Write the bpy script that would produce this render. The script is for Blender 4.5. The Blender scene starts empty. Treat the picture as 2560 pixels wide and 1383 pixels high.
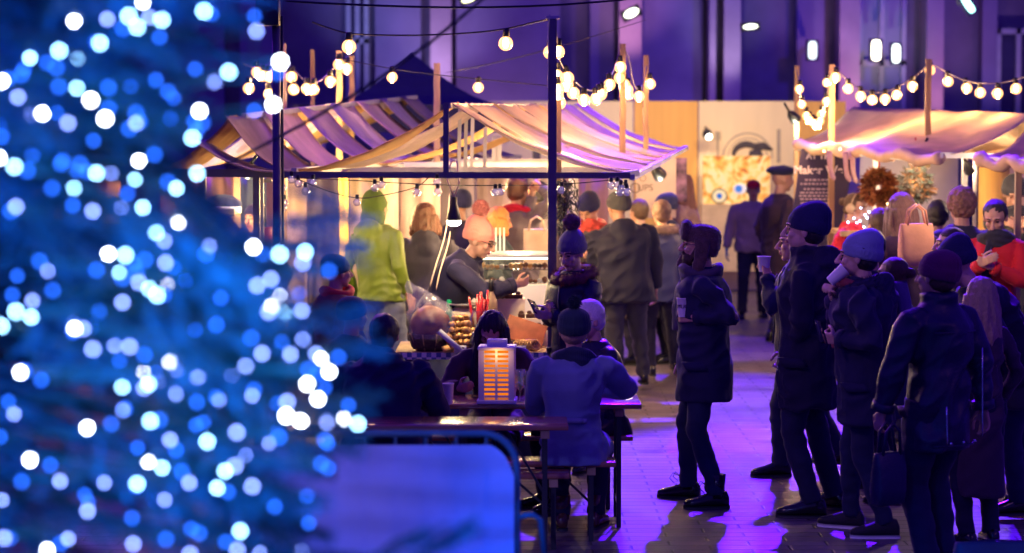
import bpy, math, random
import numpy as np
from mathutils import Vector, Matrix, noise
random.seed(7)
V = Vector
R = math.radians
scene = bpy.context.scene
C = scene.collection
# ------------------------------------------------------------------ camera
F_PX, HC, PITCH = 6044.0, 2.41, math.atan(365 / 6044)
cam_d = bpy.data.cameras.new('camera')
cam = bpy.data.objects.new('camera', cam_d); C.objects.link(cam)
cam_d.lens = 85; cam_d.sensor_width = 36; cam_d.clip_end = 400
cam.location = (0, 0, HC); cam.rotation_euler = (R(90) - PITCH, 0, 0)
cam_d.dof.use_dof = True; cam_d.dof.focus_distance = 15.4; cam_d.dof.aperture_fstop = 2.05
scene.camera = cam
# ------------------------------------------------------------------ world and exposure
w = bpy.data.worlds.new('World'); scene.world = w; w.use_nodes = True
nt = w.node_tree; bgn = nt.nodes['Background']
sky = nt.nodes.new('ShaderNodeTexSky'); sky.sky_type = 'NISHITA'; sky.sun_disc = False
sky.sun_elevation = R(-6); sky.sun_rotation = R(200)
mx = nt.nodes.new('ShaderNodeMix'); mx.data_type = 'RGBA'; mx.blend_type = 'ADD'; mx.inputs[0].default_value = 1
mx.inputs[7].default_value = (0.040, 0.010, 0.50, 1)
nt.links.new(sky.outputs[0], mx.inputs[6]); nt.links.new(mx.outputs[2], bgn.inputs[0]); bgn.inputs[1].default_value = 1.0
scene.view_settings.view_transform = 'Standard'; scene.view_settings.look = 'None'
scene.view_settings.exposure = 0.1; scene.view_settings.gamma = 1
scene.cycles.use_denoising = True
scene.cycles.max_bounces = 6; scene.cycles.transparent_max_bounces = 12
scene.cycles.sample_clamp_indirect = 4; scene.cycles.caustics_reflective = False; scene.cycles.caustics_refractive = False
# ------------------------------------------------------------------ floodlights of the square (off frame, on masts and roofs) and one added fill
def look(o, tgt):
    d = V(tgt) - o.location
    o.rotation_euler = d.to_track_quat('-Z', 'Y').to_euler()
def spot(name, loc, tgt, e, col, ang, rad=0.15, blend=0.6):
    d = bpy.data.lights.new(name, 'SPOT'); d.energy = e; d.color = col; d.spot_size = R(ang); d.spot_blend = blend; d.shadow_soft_size = rad
    o = bpy.data.objects.new(name, d); C.objects.link(o); o.location = loc; look(o, tgt); return o
def point(name, loc, e, col, rad=0.04):
    d = bpy.data.lights.new(name, 'POINT'); d.energy = e; d.color = col; d.shadow_soft_size = rad
    o = bpy.data.objects.new(name, d); C.objects.link(o); o.location = loc; return o
VIO = (0.25, 0.03, 1.0)
spot('violet_floodlight', (3.0, 28.0, 10.5), (2.45, 16.4, 0), 33000, (0.09, 0.003, 1.0), 22.5, 0.12, .35)
spot('violet_floodlight', (1.9, 30.5, 10.5), (1.75, 21.3, 0), 21000, (0.09, 0.003, 1.0), 21, 0.12, .4)
spot('violet_floodlight', (1.7, 32, 9.0), (1.95, 27, 0), 5000, (0.13, 0.01, 1.0), 18, 0.12, .3)
spot('violet_floodlight', (-6, 28, 8.5), (0.4, 19, 1), 3800, (0.28, 0.03, 1.0), 40, 0.2)
spot('blue_floodlight', (-3.6, 1.2, 6.0), (-0.9, 4.7, 1.7), 8000, (0.0, 0.10, 1.0), 50, 0.3)
spot('blue_floodlight', (-4, 1, 5.5), (-0.55, 10.2, 0.45), 2500, (0.30, 0.26, 1.0), 17, 0.3)
spot('violet_floodlight', (8, 6, 7.0), (1.9, 14.5, 0.9), 170, (0.80, 0.30, 0.8), 34, 0.4)
spot('rose_floodlight', (-3.2, 10.5, 4.6), (2.0, 15.0, 1.5), 260, (0.85, 0.42, 0.85), 30, 0.3)  # added fill, stands in for pink stall light on the faces
spot('warm_floodlight', (5.5, 26, 5.5), (1.6, 18.5, 0.0), 260, (1.0, 0.35, 0.5), 30, 0.2)
spot('violet_floodlight', (-2.0, 16.0, 9.0), (-2.6, 21.5, 2.4), 2700, (0.22, 0.03, 1.0), 36, 0.2)
# ------------------------------------------------------------------ pixel to world (pixels of the 2560 x 1383 photograph)
_cp, _sp = math.cos(PITCH), math.sin(PITCH)
def P(px, py, Y):
    dx = (px - 1280) / F_PX; dy = (691.5 - py) / F_PX
    d = V((dx, _cp + dy * _sp, -_sp + dy * _cp)); k = Y / d.y
    return V((0, 0, HC)) + d * k
def X(px, Y): return P(px, 500, Y).x
def Z(py, Y): return P(1280, py, Y).z
def PXM(Y): return F_PX / Y
# ------------------------------------------------------------------ object bookkeeping
def tag(o, label=None, cat=None, group=None, kind=None):
    if label: o['label'] = label
    if cat: o['category'] = cat
    if group: o['group'] = group
    if kind: o['kind'] = kind
    return o
def empty(name, loc, label=None, cat=None, rz=0, group=None):
    o = bpy.data.objects.new(name, None); C.objects.link(o); o.location = loc; o.rotation_euler = (0, 0, rz)
    return tag(o, label, cat, group)
class M:
    """collects shapes, then links them as one mesh"""
    def __init__(s): s.v = []; s.f = []; s.mi = []; s.m = 0
    def add(s, vs, fs):
        b = len(s.v); s.v.extend([tuple(x) for x in vs])
        for f in fs: s.f.append(tuple(b + i for i in f)); s.mi.append(s.m)
        return s
    def box(s, c, size, rot=None):
        hx, hy, hz = size[0] / 2, size[1] / 2, size[2] / 2; c = V(c)
        vs = [V((x, y, z)) for x in (-hx, hx) for y in (-hy, hy) for z in (-hz, hz)]
        if rot is not None:
            if not isinstance(rot, Matrix): rot = Matrix.Rotation(rot, 3, 'Z')
            vs = [rot @ q for q in vs]
        return s.add([q + c for q in vs], [(0, 1, 3, 2), (4, 6, 7, 5), (0, 4, 5, 1), (2, 3, 7, 6), (0, 2, 6, 4), (1, 5, 7, 3)])
    def loft(s, rings, n=16, caps=True, p=2.0):
        vs = []; fs = []
        for (c, ax, ay) in rings:
            c = V(c); ax = V(ax); ay = V(ay)
            for i in range(n):
                t = 2 * math.pi * i / n; a, b = math.cos(t), math.sin(t)
                if p != 2: a = math.copysign(abs(a) ** (2 / p), a); b = math.copysign(abs(b) ** (2 / p), b)
                vs.append(c + ax * a + ay * b)
        for k in range(len(rings) - 1):
            for i in range(n):
                j = (i + 1) % n
                fs.append((k * n + i, k * n + j, (k + 1) * n + j, (k + 1) * n + i))
        if caps:
            fs.append(tuple(range(n))[::-1]); fs.append(tuple(range((len(rings) - 1) * n, len(rings) * n)))
        return s.add(vs, fs)
    def tube(s, pts, r, n=10, caps=True, flat=1.0):
        pts = [V(p) for p in pts]
        if not hasattr(r, '__len__'): r = [r] * len(pts)
        rings = []; prev = None
        for i, p in enumerate(pts):
            d = (pts[min(i + 1, len(pts) - 1)] - pts[max(i - 1, 0)])
            if d.length < 1e-9: d = V((0, 0, 1))
            d.normalize()
            if prev is None:
                a = d.orthogonal().normalized()
            else:
                a = prev - d * prev.dot(d)
                a = a.normalized() if a.length > 1e-6 else d.orthogonal().normalized()
            prev = a; b = d.cross(a)
            rings.append((p, a * r[i], b * r[i] * flat))
        return s.loft(rings, n, caps)
    def cap(s, p0, p1, r0, r1, n=12):
        """tapered capsule with round ends"""
        p0 = V(p0); p1 = V(p1); d = p1 - p0
        L = d.length
        if L < 1e-6: return s.ell(p0, (r0, r0, r0))
        d /= L; pts = []; rr = []
        for t in (-1, -.92, -.7, -.38): pts.append(p0 + d * r0 * t); rr.append(max(r0 * math.sqrt(max(0, 1 - t * t)), r0 * .02))
        pts.append(p0); rr.append(r0); pts.append(p1); rr.append(r1)
        for t in (.38, .7, .92, 1): pts.append(p1 + d * r1 * t); rr.append(max(r1 * math.sqrt(max(0, 1 - t * t)), r1 * .02))
        return s.tube(pts, rr, n)
    def ell(s, c, r, rot=None, nu=16, nv=10):
        c = V(c); rings = []
        if not hasattr(r, '__len__'): r = (r, r, r)
        rot = rot or Matrix.Identity(3)
        for i in range(nv + 1):
            t = -math.pi / 2 + math.pi * i / nv; q = max(math.cos(t), 0.01)
            rings.append((c + rot @ V((0, 0, r[2] * math.sin(t))), rot @ V((r[0] * q, 0, 0)), rot @ V((0, r[1] * q, 0))))
        return s.loft(rings, nu)
    def lathe(s, c, prof, n=20, caps=True):
        c = V(c); return s.loft([(c + V((0, 0, z)), V((r, 0, 0)), V((0, r, 0))) for r, z in prof], n, caps)
    def bar(s, p0, p1, w, h=None, up=(0, 0, 1)):
        p0 = V(p0); p1 = V(p1); h = h or w; d = (p1 - p0).normalized(); up = V(up)
        if abs(d.dot(up)) > .98: up = V((0, 1, 0))
        a = d.cross(up).normalized(); b = a.cross(d)
        vs = []
        for p in (p0, p1):
            for sa, sb in ((-1, -1), (1, -1), (1, 1), (-1, 1)): vs.append(p + a * sa * w / 2 + b * sb * h / 2)
        return s.add(vs, [(3, 2, 1, 0), (4, 5, 6, 7), (0, 1, 5, 4), (1, 2, 6, 5), (2, 3, 7, 6), (3, 0, 4, 7)])
    def mesh(s, name, mats, smooth=True):
        me = bpy.data.meshes.new(name); me.from_pydata(s.v, [], s.f)
        for m in mats: me.materials.append(m)
        me.polygons.foreach_set('material_index', s.mi)
        me.polygons.foreach_set('use_smooth', [smooth] * len(s.f)); me.update()
        return me
    def build(s, name, mats, parent=None, smooth=True, voxel=None, sm=0, disp=None, matfn=None, bevel=0, thick=0, sub=0, origin=None):
        mats = mats if isinstance(mats, (list, tuple)) else [mats]
        if origin is not None: s.v = [(a - origin[0], b - origin[1], c - origin[2]) for a, b, c in s.v]
        me = s.mesh(name, mats, smooth)
        o = bpy.data.objects.new(name, me)
        if voxel or bevel or thick or sub:
            C.objects.link(o)
            if thick:
                q = o.modifiers.new('t', 'SOLIDIFY'); q.thickness = thick; q.offset = 0
            if bevel:
                q = o.modifiers.new('b', 'BEVEL'); q.width = bevel; q.segments = 2; q.limit_method = 'ANGLE'
            if sub:
                q = o.modifiers.new('u', 'SUBSURF'); q.levels = sub; q.render_levels = sub
            if voxel:
                q = o.modifiers.new('r', 'REMESH'); q.mode = 'VOXEL'; q.voxel_size = voxel; q.use_smooth_shade = True
                if sm:
                    q = o.modifiers.new('s', 'SMOOTH'); q.iterations = sm; q.factor = 0.5
            dg = bpy.context.evaluated_depsgraph_get(); dg.update()
            me2 = bpy.data.meshes.new_from_object(o.evaluated_get(dg), depsgraph=dg)
            o.modifiers.clear(); o.data = me2; bpy.data.meshes.remove(me); me = me2; me.name = name
            if len(me.materials) < len(mats):
                me.materials.clear()
                for m in mats: me.materials.append(m)
        else:
            C.objects.link(o)
        if disp: displace(me, *disp)
        if matfn: 
            n = len(me.polygons); cc = np.empty(n * 3); me.polygons.foreach_get('center', cc)
            me.polygons.foreach_set('material_index', matfn(cc.reshape(-1, 3)).astype(np.int32))
        if parent: o.parent = parent
        if origin is not None: o.location = origin
        return o
def displace(me, amp, fx, fz, seed=0, ridge=0):
    n = len(me.vertices); co = np.empty(n * 3); me.vertices.foreach_get('co', co); co = co.reshape(-1, 3)
    no = np.empty(n * 3); me.vertex_normals.foreach_get('vector', no); no = no.reshape(-1, 3)
    d = np.array([noise.noise((x * fx + seed, y * fx, z * fz)) + .5 * noise.noise((x * fx * 2.3, y * fx * 2.3 + seed, z * fz * 2.1)) for x, y, z in co])
    if ridge: d = d + np.array([ridge * max(0, .25 + noise.noise((x * 2.5 + seed, y * 2.5, z * 2.5 + 7))) * (.45 - 2.2 * abs(noise.noise((x * 6.5 + seed, y * 6.5 + z * 3, z * 9 - x * 5)))) for x, y, z in co])
    co += no * (amp * d)[:, None]; me.vertices.foreach_set('co', co.ravel()); me.update()
def copy_tree(o, parent=None):
    c = o.copy(); C.objects.link(c)
    if parent: c.parent = parent
    for ch in list(o.children): copy_tree(ch, c)
    return c
# ------------------------------------------------------------------ materials
MC = {}
def mat(name, col, rough=.6, metal=0, var=.15, vs=6, bump=0, bs=60, sheen=0, emit=None, es=0, trans=0, alpha=1, coat=0, kind=None, st=(1, 1, 1), sss=0):
    if name in MC: return MC[name]
    m = bpy.data.materials.new(name); m.use_nodes = True; nt = m.node_tree; N = nt.nodes; L = nt.links
    b = N['Principled BSDF']
    b.inputs['Roughness'].default_value = rough; b.inputs['Metallic'].default_value = metal
    tc = N.new('ShaderNodeTexCoord'); mp = N.new('ShaderNodeMapping'); mp.inputs['Scale'].default_value = st
    L.new(tc.outputs['Object'], mp.inputs[0])
    if var:
        nz = N.new('ShaderNodeTexNoise'); nz.inputs['Scale'].default_value = vs; nz.inputs['Detail'].default_value = 5
        L.new(mp.outputs[0], nz.inputs['Vector'])
        cr = N.new('ShaderNodeValToRGB'); cr.color_ramp.elements[0].position = .3; cr.color_ramp.elements[1].position = .7
        cr.color_ramp.elements[0].color = tuple(c * (1 - var) for c in col) + (1,)
        cr.color_ramp.elements[1].color = tuple(min(1, c * (1 + var)) for c in col) + (1,)
        L.new(nz.outputs[0], cr.inputs[0]); L.new(cr.outputs[0], b.inputs['Base Color'])
    else: b.inputs['Base Color'].default_value = tuple(col) + (1,)
    if bump:
        if kind == 'rib':
            t = N.new('ShaderNodeTexWave'); t.wave_type = 'BANDS'; t.bands_direction = 'X'; t.inputs['Scale'].default_value = bs; t.inputs['Distortion'].default_value = .6
        elif kind == 'cable':
            t = N.new('ShaderNodeTexVoronoi'); t.inputs['Scale'].default_value = bs
        else:
            t = N.new('ShaderNodeTexNoise'); t.inputs['Scale'].default_value = bs; t.inputs['Detail'].default_value = 3
        L.new(mp.outputs[0], t.inputs['Vector'])
        bp = N.new('ShaderNodeBump'); bp.inputs['Strength'].default_value = bump; bp.inputs['Distance'].default_value = .01
        L.new(t.outputs[0], bp.inputs['Height']); L.new(bp.outputs[0], b.inputs['Normal'])
    if sheen: b.inputs['Sheen Weight'].default_value = sheen; b.inputs['Sheen Roughness'].default_value = .4
    if emit: b.inputs['Emission Color'].default_value = tuple(emit) + (1,); b.inputs['Emission Strength'].default_value = es
    if trans: b.inputs['Transmission Weight'].default_value = trans
    if coat: b.inputs['Coat Weight'].default_value = coat; b.inputs['Coat Roughness'].default_value = .15
    if sss: b.inputs['Subsurface Weight'].default_value = sss; b.inputs['Subsurface Radius'].default_value = (.02, .008, .004)
    if alpha < 1: b.inputs['Alpha'].default_value = alpha
    MC[name] = m; return m
def emis(name, col, st):
    if name in MC: return MC[name]
    m = bpy.data.materials.new(name); m.use_nodes = True; nt = m.node_tree; nt.nodes.remove(nt.nodes['Principled BSDF'])
    e = nt.nodes.new('ShaderNodeEmission'); e.inputs[0].default_value = tuple(col) + (1,); e.inputs[1].default_value = st
    nt.links.new(e.outputs[0], nt.nodes['Material Output'].inputs[0]); MC[name] = m; return m
def glassy(name, col, st, fac, gl=.25):
    """thin glass: transparent + gloss + a share of the glow scattered in the glass"""
    if name in MC: return MC[name]
    m = bpy.data.materials.new(name); m.use_nodes = True; nt = m.node_tree; N = nt.nodes; L = nt.links; N.remove(N['Principled BSDF'])
    e = N.new('ShaderNodeEmission'); e.inputs[0].default_value = tuple(col) + (1,); e.inputs[1].default_value = st
    tr = N.new('ShaderNodeBsdfTransparent'); g = N.new('ShaderNodeBsdfGlossy'); g.inputs['Roughness'].default_value = .05
    m1 = N.new('ShaderNodeMixShader'); m2 = N.new('ShaderNodeMixShader'); lw = N.new('ShaderNodeLayerWeight'); lw.inputs[0].default_value = gl
    m1.inputs[0].default_value = fac; L.new(tr.outputs[0], m1.inputs[1]); L.new(e.outputs[0], m1.inputs[2])
    L.new(lw.outputs[1], m2.inputs[0]); L.new(m1.outputs[0], m2.inputs[1]); L.new(g.outputs[0], m2.inputs[2])
    L.new(m2.outputs[0], N['Material Output'].inputs[0]); MC[name] = m; return m
def cloth(name, col, sheen=.1, rough=.85, bump=.25, bs=140, var=.2): return mat(name, col, rough, 0, var, 5, bump, bs, min(sheen, .12))
def knit(name, col, bs=26): return mat(name, col, .9, 0, .15, 8, .25, bs * 2, .15, kind='rib')
STEEL = mat('dark_steel', (.15, .13, .15), .5, .2, .15, 9, .1, 60)
ALU = mat('pale_steel', (.45, .42, .42), .45, .2, .1, 9)
WOOD = mat('pale_timber', (.42, .27, .13), .6, 0, .25, 3, .2, 40, st=(6, 6, 1))
TWOOD = mat('varnished_table_wood', (.36, .15, .07), .22, 0, .3, 4, .08, 30, coat=.5, st=(1, 7, 7))
BLACK = mat('black_plastic', (.012, .012, .016), .4, 0, .1)
WHITEP = mat('white_paint', (.75, .74, .70), .45, 0, .05)
SKIN = mat('skin', (.50, .27, .19), .5, 0, .08, 14, .1, 160, sss=.08)
SKIN2 = mat('pale_skin', (.60, .36, .27), .5, 0, .08, 14, .1, 160, sss=.08)
LIP = mat('lips', (.36, .11, .10), .4, 0, .05)
EYE = mat('eye', (.03, .02, .02), .2, 0, 0)
BROW = mat('eyebrow_hair', (.05, .03, .02), .8, 0, .1)
# ------------------------------------------------------------------ small builders
def cup(name, loc, label, tilt=None, h=.11, r=.04, text=None, yaw=0):
    m = M(); m.lathe((0, 0, -h / 2), [(r * .74, 0), (r * .76, .002), (r, h), (r * 1.06, h + .002), (r * 1.06, h + .007), (r * .96, h + .007), (r * .93, h * .9), (r * .7, .006)], 24, caps=False)
    m.lathe((0, 0, -h / 2), [(r * .9, h * .86), (.001, h * .86)], 24, caps=False); m.lathe((0, 0, -h / 2), [(.001, .001), (r * .74, 0)], 24, caps=False)
    o = m.build(name, mat('white_paper_cup', (.72, .68, .70), .55, 0, .05)); o.location = loc; tag(o, label, 'cup')
    if tilt: o.rotation_euler = tilt
    if text: letters(text, (0, 0, .01), .034, BLACK, o, wrap=r * .93, yaw=yaw)
    return o
def letters(txt, loc, size, m, parent=None, rot=(R(90), 0, 0), wrap=None, yaw=0, depth=.001, name='lettering', bold=0, align='CENTER', shear=0):
    c = bpy.data.curves.new(name, 'FONT'); c.body = txt; c.size = size; c.align_x = align; c.align_y = 'CENTER'; c.extrude = depth; c.offset = bold; c.shear = shear
    t = bpy.data.objects.new('tmp', c); C.objects.link(t); dg = bpy.context.evaluated_depsgraph_get(); dg.update()
    me = bpy.data.meshes.new_from_object(t.evaluated_get(dg), depsgraph=dg); bpy.data.objects.remove(t)
    me.materials.clear(); me.materials.append(m)
    if wrap:
        for v in me.vertices:
            x, y, z = v.co; a = x / wrap + yaw; q = wrap + .002 + z; v.co = (math.sin(a) * q, -math.cos(a) * q, y)
        rot = (0, 0, 0)
    o = bpy.data.objects.new(name, me); C.objects.link(o); o.location = loc; o.rotation_euler = rot
    if parent: o.parent = parent
    return o
def phone(loc, rot, label):
    m = M(); m.box((0, 0, 0), (.072, .145, .008)); o = m.build('phone', mat('phone_glass', (.02, .02, .03), .08, 0, 0), bevel=.003); o.location = loc; o.rotation_euler = rot; tag(o, label, 'phone')
    m = M(); m.box((0, 0, .0055), (.064, .13, .002)); m.build('screen', mat('phone_screen', (.05, .05, .08), .06, 0, 0), o)
def bag(name, loc, size, label, m_, straps, rot=0, cat='bag'):
    m = M(); w_, d_, h_ = size
    m.loft([(V((0, 0, z * h_)), V((w_ / 2 * q, 0, 0)), V((0, d_ / 2 * e, 0))) for z, q, e in ((0, .90, .8), (.02, .95, 1), (.3, 1, 1.1), (.7, 1, .9), (.96, .98, .5), (1, .95, .4))], 20, p=5)
    o = m.build(name, m_, disp=(.012, 6, 6, 1)); o.location = loc; o.rotation_euler = (0, 0, rot); tag(o, label, cat)
    if straps:
        for s in (-1, 1):
            m = M(); m.tube([(-w_ * .3, s * .02, h_ * .95), (-w_ * .22, s * .03, h_ + straps * .7), (0, s * .03, h_ + straps), (w_ * .22, s * .03, h_ + straps * .7), (w_ * .3, s * .02, h_ * .95)], .009, 8); m.build('strap', m_, o)
    return o
# ------------------------------------------------------------------ people
def ik(a, c, l1, l2, hint):
    a = V(a); c = V(c); d = c - a; L = d.length
    mx_ = (l1 + l2) * .995
    if L > mx_: c = a + d * (mx_ / L); d = c - a; L = mx_
    u = d / L; x = (l1 * l1 - l2 * l2 + L * L) / (2 * L); h = math.sqrt(max(1e-6, l1 * l1 - x * x))
    hv = V(hint) - u * V(hint).dot(u)
    hv = hv.normalized() if hv.length > 1e-6 else u.orthogonal().normalized()
    return a + u * x + hv * h, c
def rotm(pitch=0, side=0, yaw=0):
    return Matrix.Rotation(R(yaw), 3, 'Z') @ Matrix.Rotation(R(side), 3, 'Y') @ Matrix.Rotation(R(-pitch), 3, 'X')
def hand(b, W, d, pn, curl, k, side, fine):
    """palm, five jointed fingers of unequal length, thumb from the side; d = hand direction, pn = palm normal"""
    d = V(d).normalized(); pn = V(pn); pn = (pn - d * pn.dot(d)).normalized(); t = d.cross(pn).normalized() * side
    # t points towards the thumb side
    for q in (-.026, -.009, .009, .026):
        b.cap(W + d * .012 * k + t * q * k * .75, W + d * .082 * k + t * q * k, .0145 * k, .0125 * k, 8)
    for i, (q, ln) in enumerate(((.030, .92), (.010, 1.03), (-.010, .97), (-.029, .78))):
        p = W + d * .085 * k + t * q * k; a = 0; lens = (.040 * ln, .026 * ln, .021 * ln)
        for j, l in enumerate(lens):
            a += R((curl + i * 3) * (.8, 1.0, .7)[j])
            dd = d * math.cos(a) + pn * math.sin(a)
            e = p + dd * l * k; b.cap(p, e, (.0098 - .001 * j) * k, (.0092 - .001 * j) * k, 8); p = e
    p = W + d * .030 * k + t * .030 * k
    c = min(curl, 60) / 60
    dirs = ((d * .55 + t * (.75 - .2 * c) + pn * (.15 + .35 * c)), (d * .85 + t * (.25 - .3 * c) + pn * (.1 + .55 * c)), (d * .9 - t * .25 * c + pn * (.1 + .6 * c)))
    for dd, l, r in zip(dirs, (.042, .032, .026), (.0125, .011, .010)):
        e = p + dd.normalized() * l * k; b.cap(p, e, r * k, r * .93 * k, 8); p = e
def fur(m, pts, nrm, ln, wd=.0035, jit=.5):
    for p, n in zip(pts, nrm):
        n = V(n) + V((random.gauss(0, jit), random.gauss(0, jit), random.gauss(0, jit) - .15)); n.normalize()
        a = n.orthogonal().normalized() * wd; l = ln * random.uniform(.5, 1.15); a.rotate(Matrix.Rotation(random.uniform(0, 6.3), 3, n))
        q = n * l + V((random.gauss(0, .2), random.gauss(0, .2), -.25)) * l * .4
        m.add([V(p) - a, V(p) + a, V(p) + q * .6 + a * .6, V(p) + q, V(p) + q * .6 - a * .6], [(0, 1, 2, 3, 4)])
def fur_ball(m, c, r, n, ln, wd=.0035):
    pts = []; nr = []
    for _ in range(n):
        d = V((random.gauss(0, 1), random.gauss(0, 1), random.gauss(0, 1))).normalized(); pts.append(V(c) + d * r * random.uniform(.6, 1)); nr.append(d)
    fur(m, pts, nr, ln, wd)
PEOPLE = {}
def person(key, label, px, Y, top, rot, H=None, sex='m', lean=0, side=0, twist=0, hy=0, hp=0, hr=0, bulk=1.0, skin=None,
           coat=None, hem=.50, flare=1.0, arm_r=.062, trs=None, shoe=None, boots=False, hat=None, hair=None, glove=None,
           hR=None, hL=None, curl=25, eR=None, eL=None, feet=None, sit=None, vox=.008, scarf=None, furc=None, hood=None, collar=None, beard=None,
           glasses=False, z0=0.0, group=None, cvox=None, buttons=None, belt=None, open_=None, sheen=0, pnR=None, pnL=None, pelv=0):
    x0 = X(px, Y)
    hatx = .0 if not hat else {'pom': .10, 'beanie': .035, 'ushanka': .035, 'cap': .02, 'beret': .03, 'band': .01, 'bear': .05}.get(hat[0], .01)
    if H is None: H = (Z(top, Y) - z0 - hatx) / 1.0
    k = H / 1.75; w = (.185 if sex == 'm' else .162) * k * bulk
    Rz = Matrix.Rotation(R(rot), 3, 'Z'); Ri = Rz.inverted(); base = V((x0, Y, z0))
    toL = lambda q: Ri @ (V(q) - base)
    pz = (.93 * k if sit is None else sit + .10) - pelv
    Pv = V((0, 0, pz)); T = rotm(lean, side, twist)
    tp = lambda x, y, z: Pv + T @ V((x * k, y * k, z * k))
    Nk = tp(0, -.005, .54)
    Hr = Matrix.Rotation(R(hy), 3, 'Z') @ Matrix.Rotation(R(hr), 3, 'Y') @ Matrix.Rotation(R(-hp), 3, 'X')
    Hc = Nk + T @ V((0, .01, .065)) * k + Hr @ V((0, .022, .075)) * k
    kh = k * 1.06
    hd = lambda x, y, z: Hc + Hr @ V((x * kh, y * kh, z * kh))
    hv = lambda x, y, z: Hr @ V((x * kh, y * kh, z * kh))
    b = M()
    n = 14
    # head
    b.ell(hd(0, -.012, .028), (.076 * kh, .094 * kh, .090 * kh), Hr)
    b.ell(hd(0, .018, -.040), (.060 * kh, .068 * kh, .068 * kh), Hr)
    b.ell(hd(0, .058, -.090), (.026 * kh, .020 * kh, .018 * kh), Hr)
    b.cap(hd(0, .086, .018), hd(0, .112, -.024), .009 * kh, .0135 * kh, 8)
    for s in (-1, 1):
        b.cap(hd(s * .014, .085, .034), hd(s * .045, .070, .034), .010 * kh, .008 * kh, 8)
        b.ell(hd(s * .036, .058, -.020), (.022 * kh, .022 * kh, .020 * kh), Hr)
        b.ell(hd(s * .010, .098, -.028), (.009 * kh, .010 * kh, .008 * kh), Hr)
        b.ell(hd(s * .030, .073, .012), (.013 * kh, .011 * kh, .010 * kh), Hr)
        b.ell(hd(s * .078, -.008, -.004), (.010 * kh, .019 * kh, .031 * kh), Hr @ Matrix.Rotation(R(s * 14), 3, 'Z'))
    b.ell(hd(0, .086, -.050), (.022 * kh, .011 * kh, .006 * kh), Hr); b.ell(hd(0, .083, -.061), (.019 * kh, .011 * kh, .007 * kh), Hr)
    b.cap(Nk - T @ V((0, 0, .03)) * k, Hc + hv(0, -.022, -.05), .060 * k * (1 if sex == 'm' else .88), .052 * k * (1 if sex == 'm' else .88))
    # torso
    rr = [(0.0, .150, .105), (.10, .140, .10), (.20, .135, .098), (.32, .150, .112), (.40, .145, .105), (.45, .105, .08), (.50, .065, .06), (.53, .058, .056)]
    ux, uy = T @ V((1, 0, 0)), T @ V((0, 1, 0)); wk = w / .185
    b.loft([(tp(0, 0, z), ux * rx * wk, uy * ry * k) for z, rx, ry in rr], 16)
    b.ell(Pv, (.150 * wk, .108 * k, .10 * k))
    out = {'hand': {}, 'Hc': None}
    S = {}; E = {}; Wr = {}
    for s, tg, eh, pn_ in ((1, hR, eR, pnR), (-1, hL, eL, pnL)):
        sh = Pv + T @ V((s * w, 0, .465 * k)); S[s] = sh
        if tg is None: wr = Pv + T @ V((s * (w + .07 * k), .03 * k, -.03 * k)) if lean < 25 else sh + V((s * .05, .05, -.5)) * k
        elif tg[0] == 'px': wr = toL(P(tg[1], tg[2], Y + tg[3]))
        elif tg[0] == 'w': wr = toL(tg[1])
        else: wr = V((tg[1] * k, tg[2] * k, tg[3] * k))
        hint = V(eh) if eh else (V((s * .45, -.8, -.25)) if tg is None else V((s * .7, -.25, -.8)))
        e, wr = ik(sh, wr, .285 * k, .255 * k, hint); E[s] = e; Wr[s] = wr
        b.cap(sh - V((s * .02 * k, 0, .02 * k)), e, .036 * k, .034 * k, n); b.cap(e, wr, .034 * k, .025 * k, n)
        d = (wr - e).normalized()
        pn = V(pn_) if pn_ else (V((-s, 0.1, 0)) if tg is None else V((-s * .8, -.1, .3)))
        if abs(d.dot(pn.normalized())) > .9: pn = V((0, 1, .2))
        hand(b, wr, d, pn, curl if tg is not None else 22, k * (1 if sex == 'm' else .92), s, vox < .007)
        pnn = (pn - d * pn.dot(d)).normalized()
        out['hand'][s] = base + Rz @ (wr + d * .075 * k + pnn * .035 * k)
    # legs
    hips = {s: Pv + V((s * .088 * k, 0, -.02 * k)) for s in (1, -1)}; K = {}; A = {}
    for s in (1, -1):
        if feet: f = feet[0 if s == 1 else 1]
        else: f = (s * .10, .03 * s, 0)
        if isinstance(f[0], str): q = toL(P(f[1], f[2], f[3])); q.z = f[4] if len(f) > 4 else 0; f = (q.x, q.y, q.z)
        fa = f[3] if len(f) > 3 else -s * 12
        ank = V((f[0], f[1], f[2] + .085 * k - z0))
        kn, ank = ik(hips[s], ank, .43 * k, .42 * k, (s * .1, 1, .05)); K[s] = kn; A[s] = (ank, fa)
        b.tube([hips[s] + V((0, 0, .03)), hips[s].lerp(kn, .35), hips[s].lerp(kn, .8), kn, kn.lerp(ank, .25), kn.lerp(ank, .7), ank], [.080 * k, .076 * k, .052 * k, .047 * k, .047 * k, .034 * k, .034 * k], n)
        fd = V((-math.sin(R(fa)), math.cos(R(fa)), 0)); b.cap(ank - V((0, 0, .04 * k)) - fd * .03 * k, ank + fd * .15 * k - V((0, 0, .055 * k)), .034 * k, .026 * k, n)
    sk = skin or SKIN
    Hm = np.array(Hr.transposed()); Hcn = np.array(Hc)
    gl = glove
    Wn = {s: (np.array(Wr[s]), np.array((Wr[s] - E[s]).normalized())) for s in (1, -1)}
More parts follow.
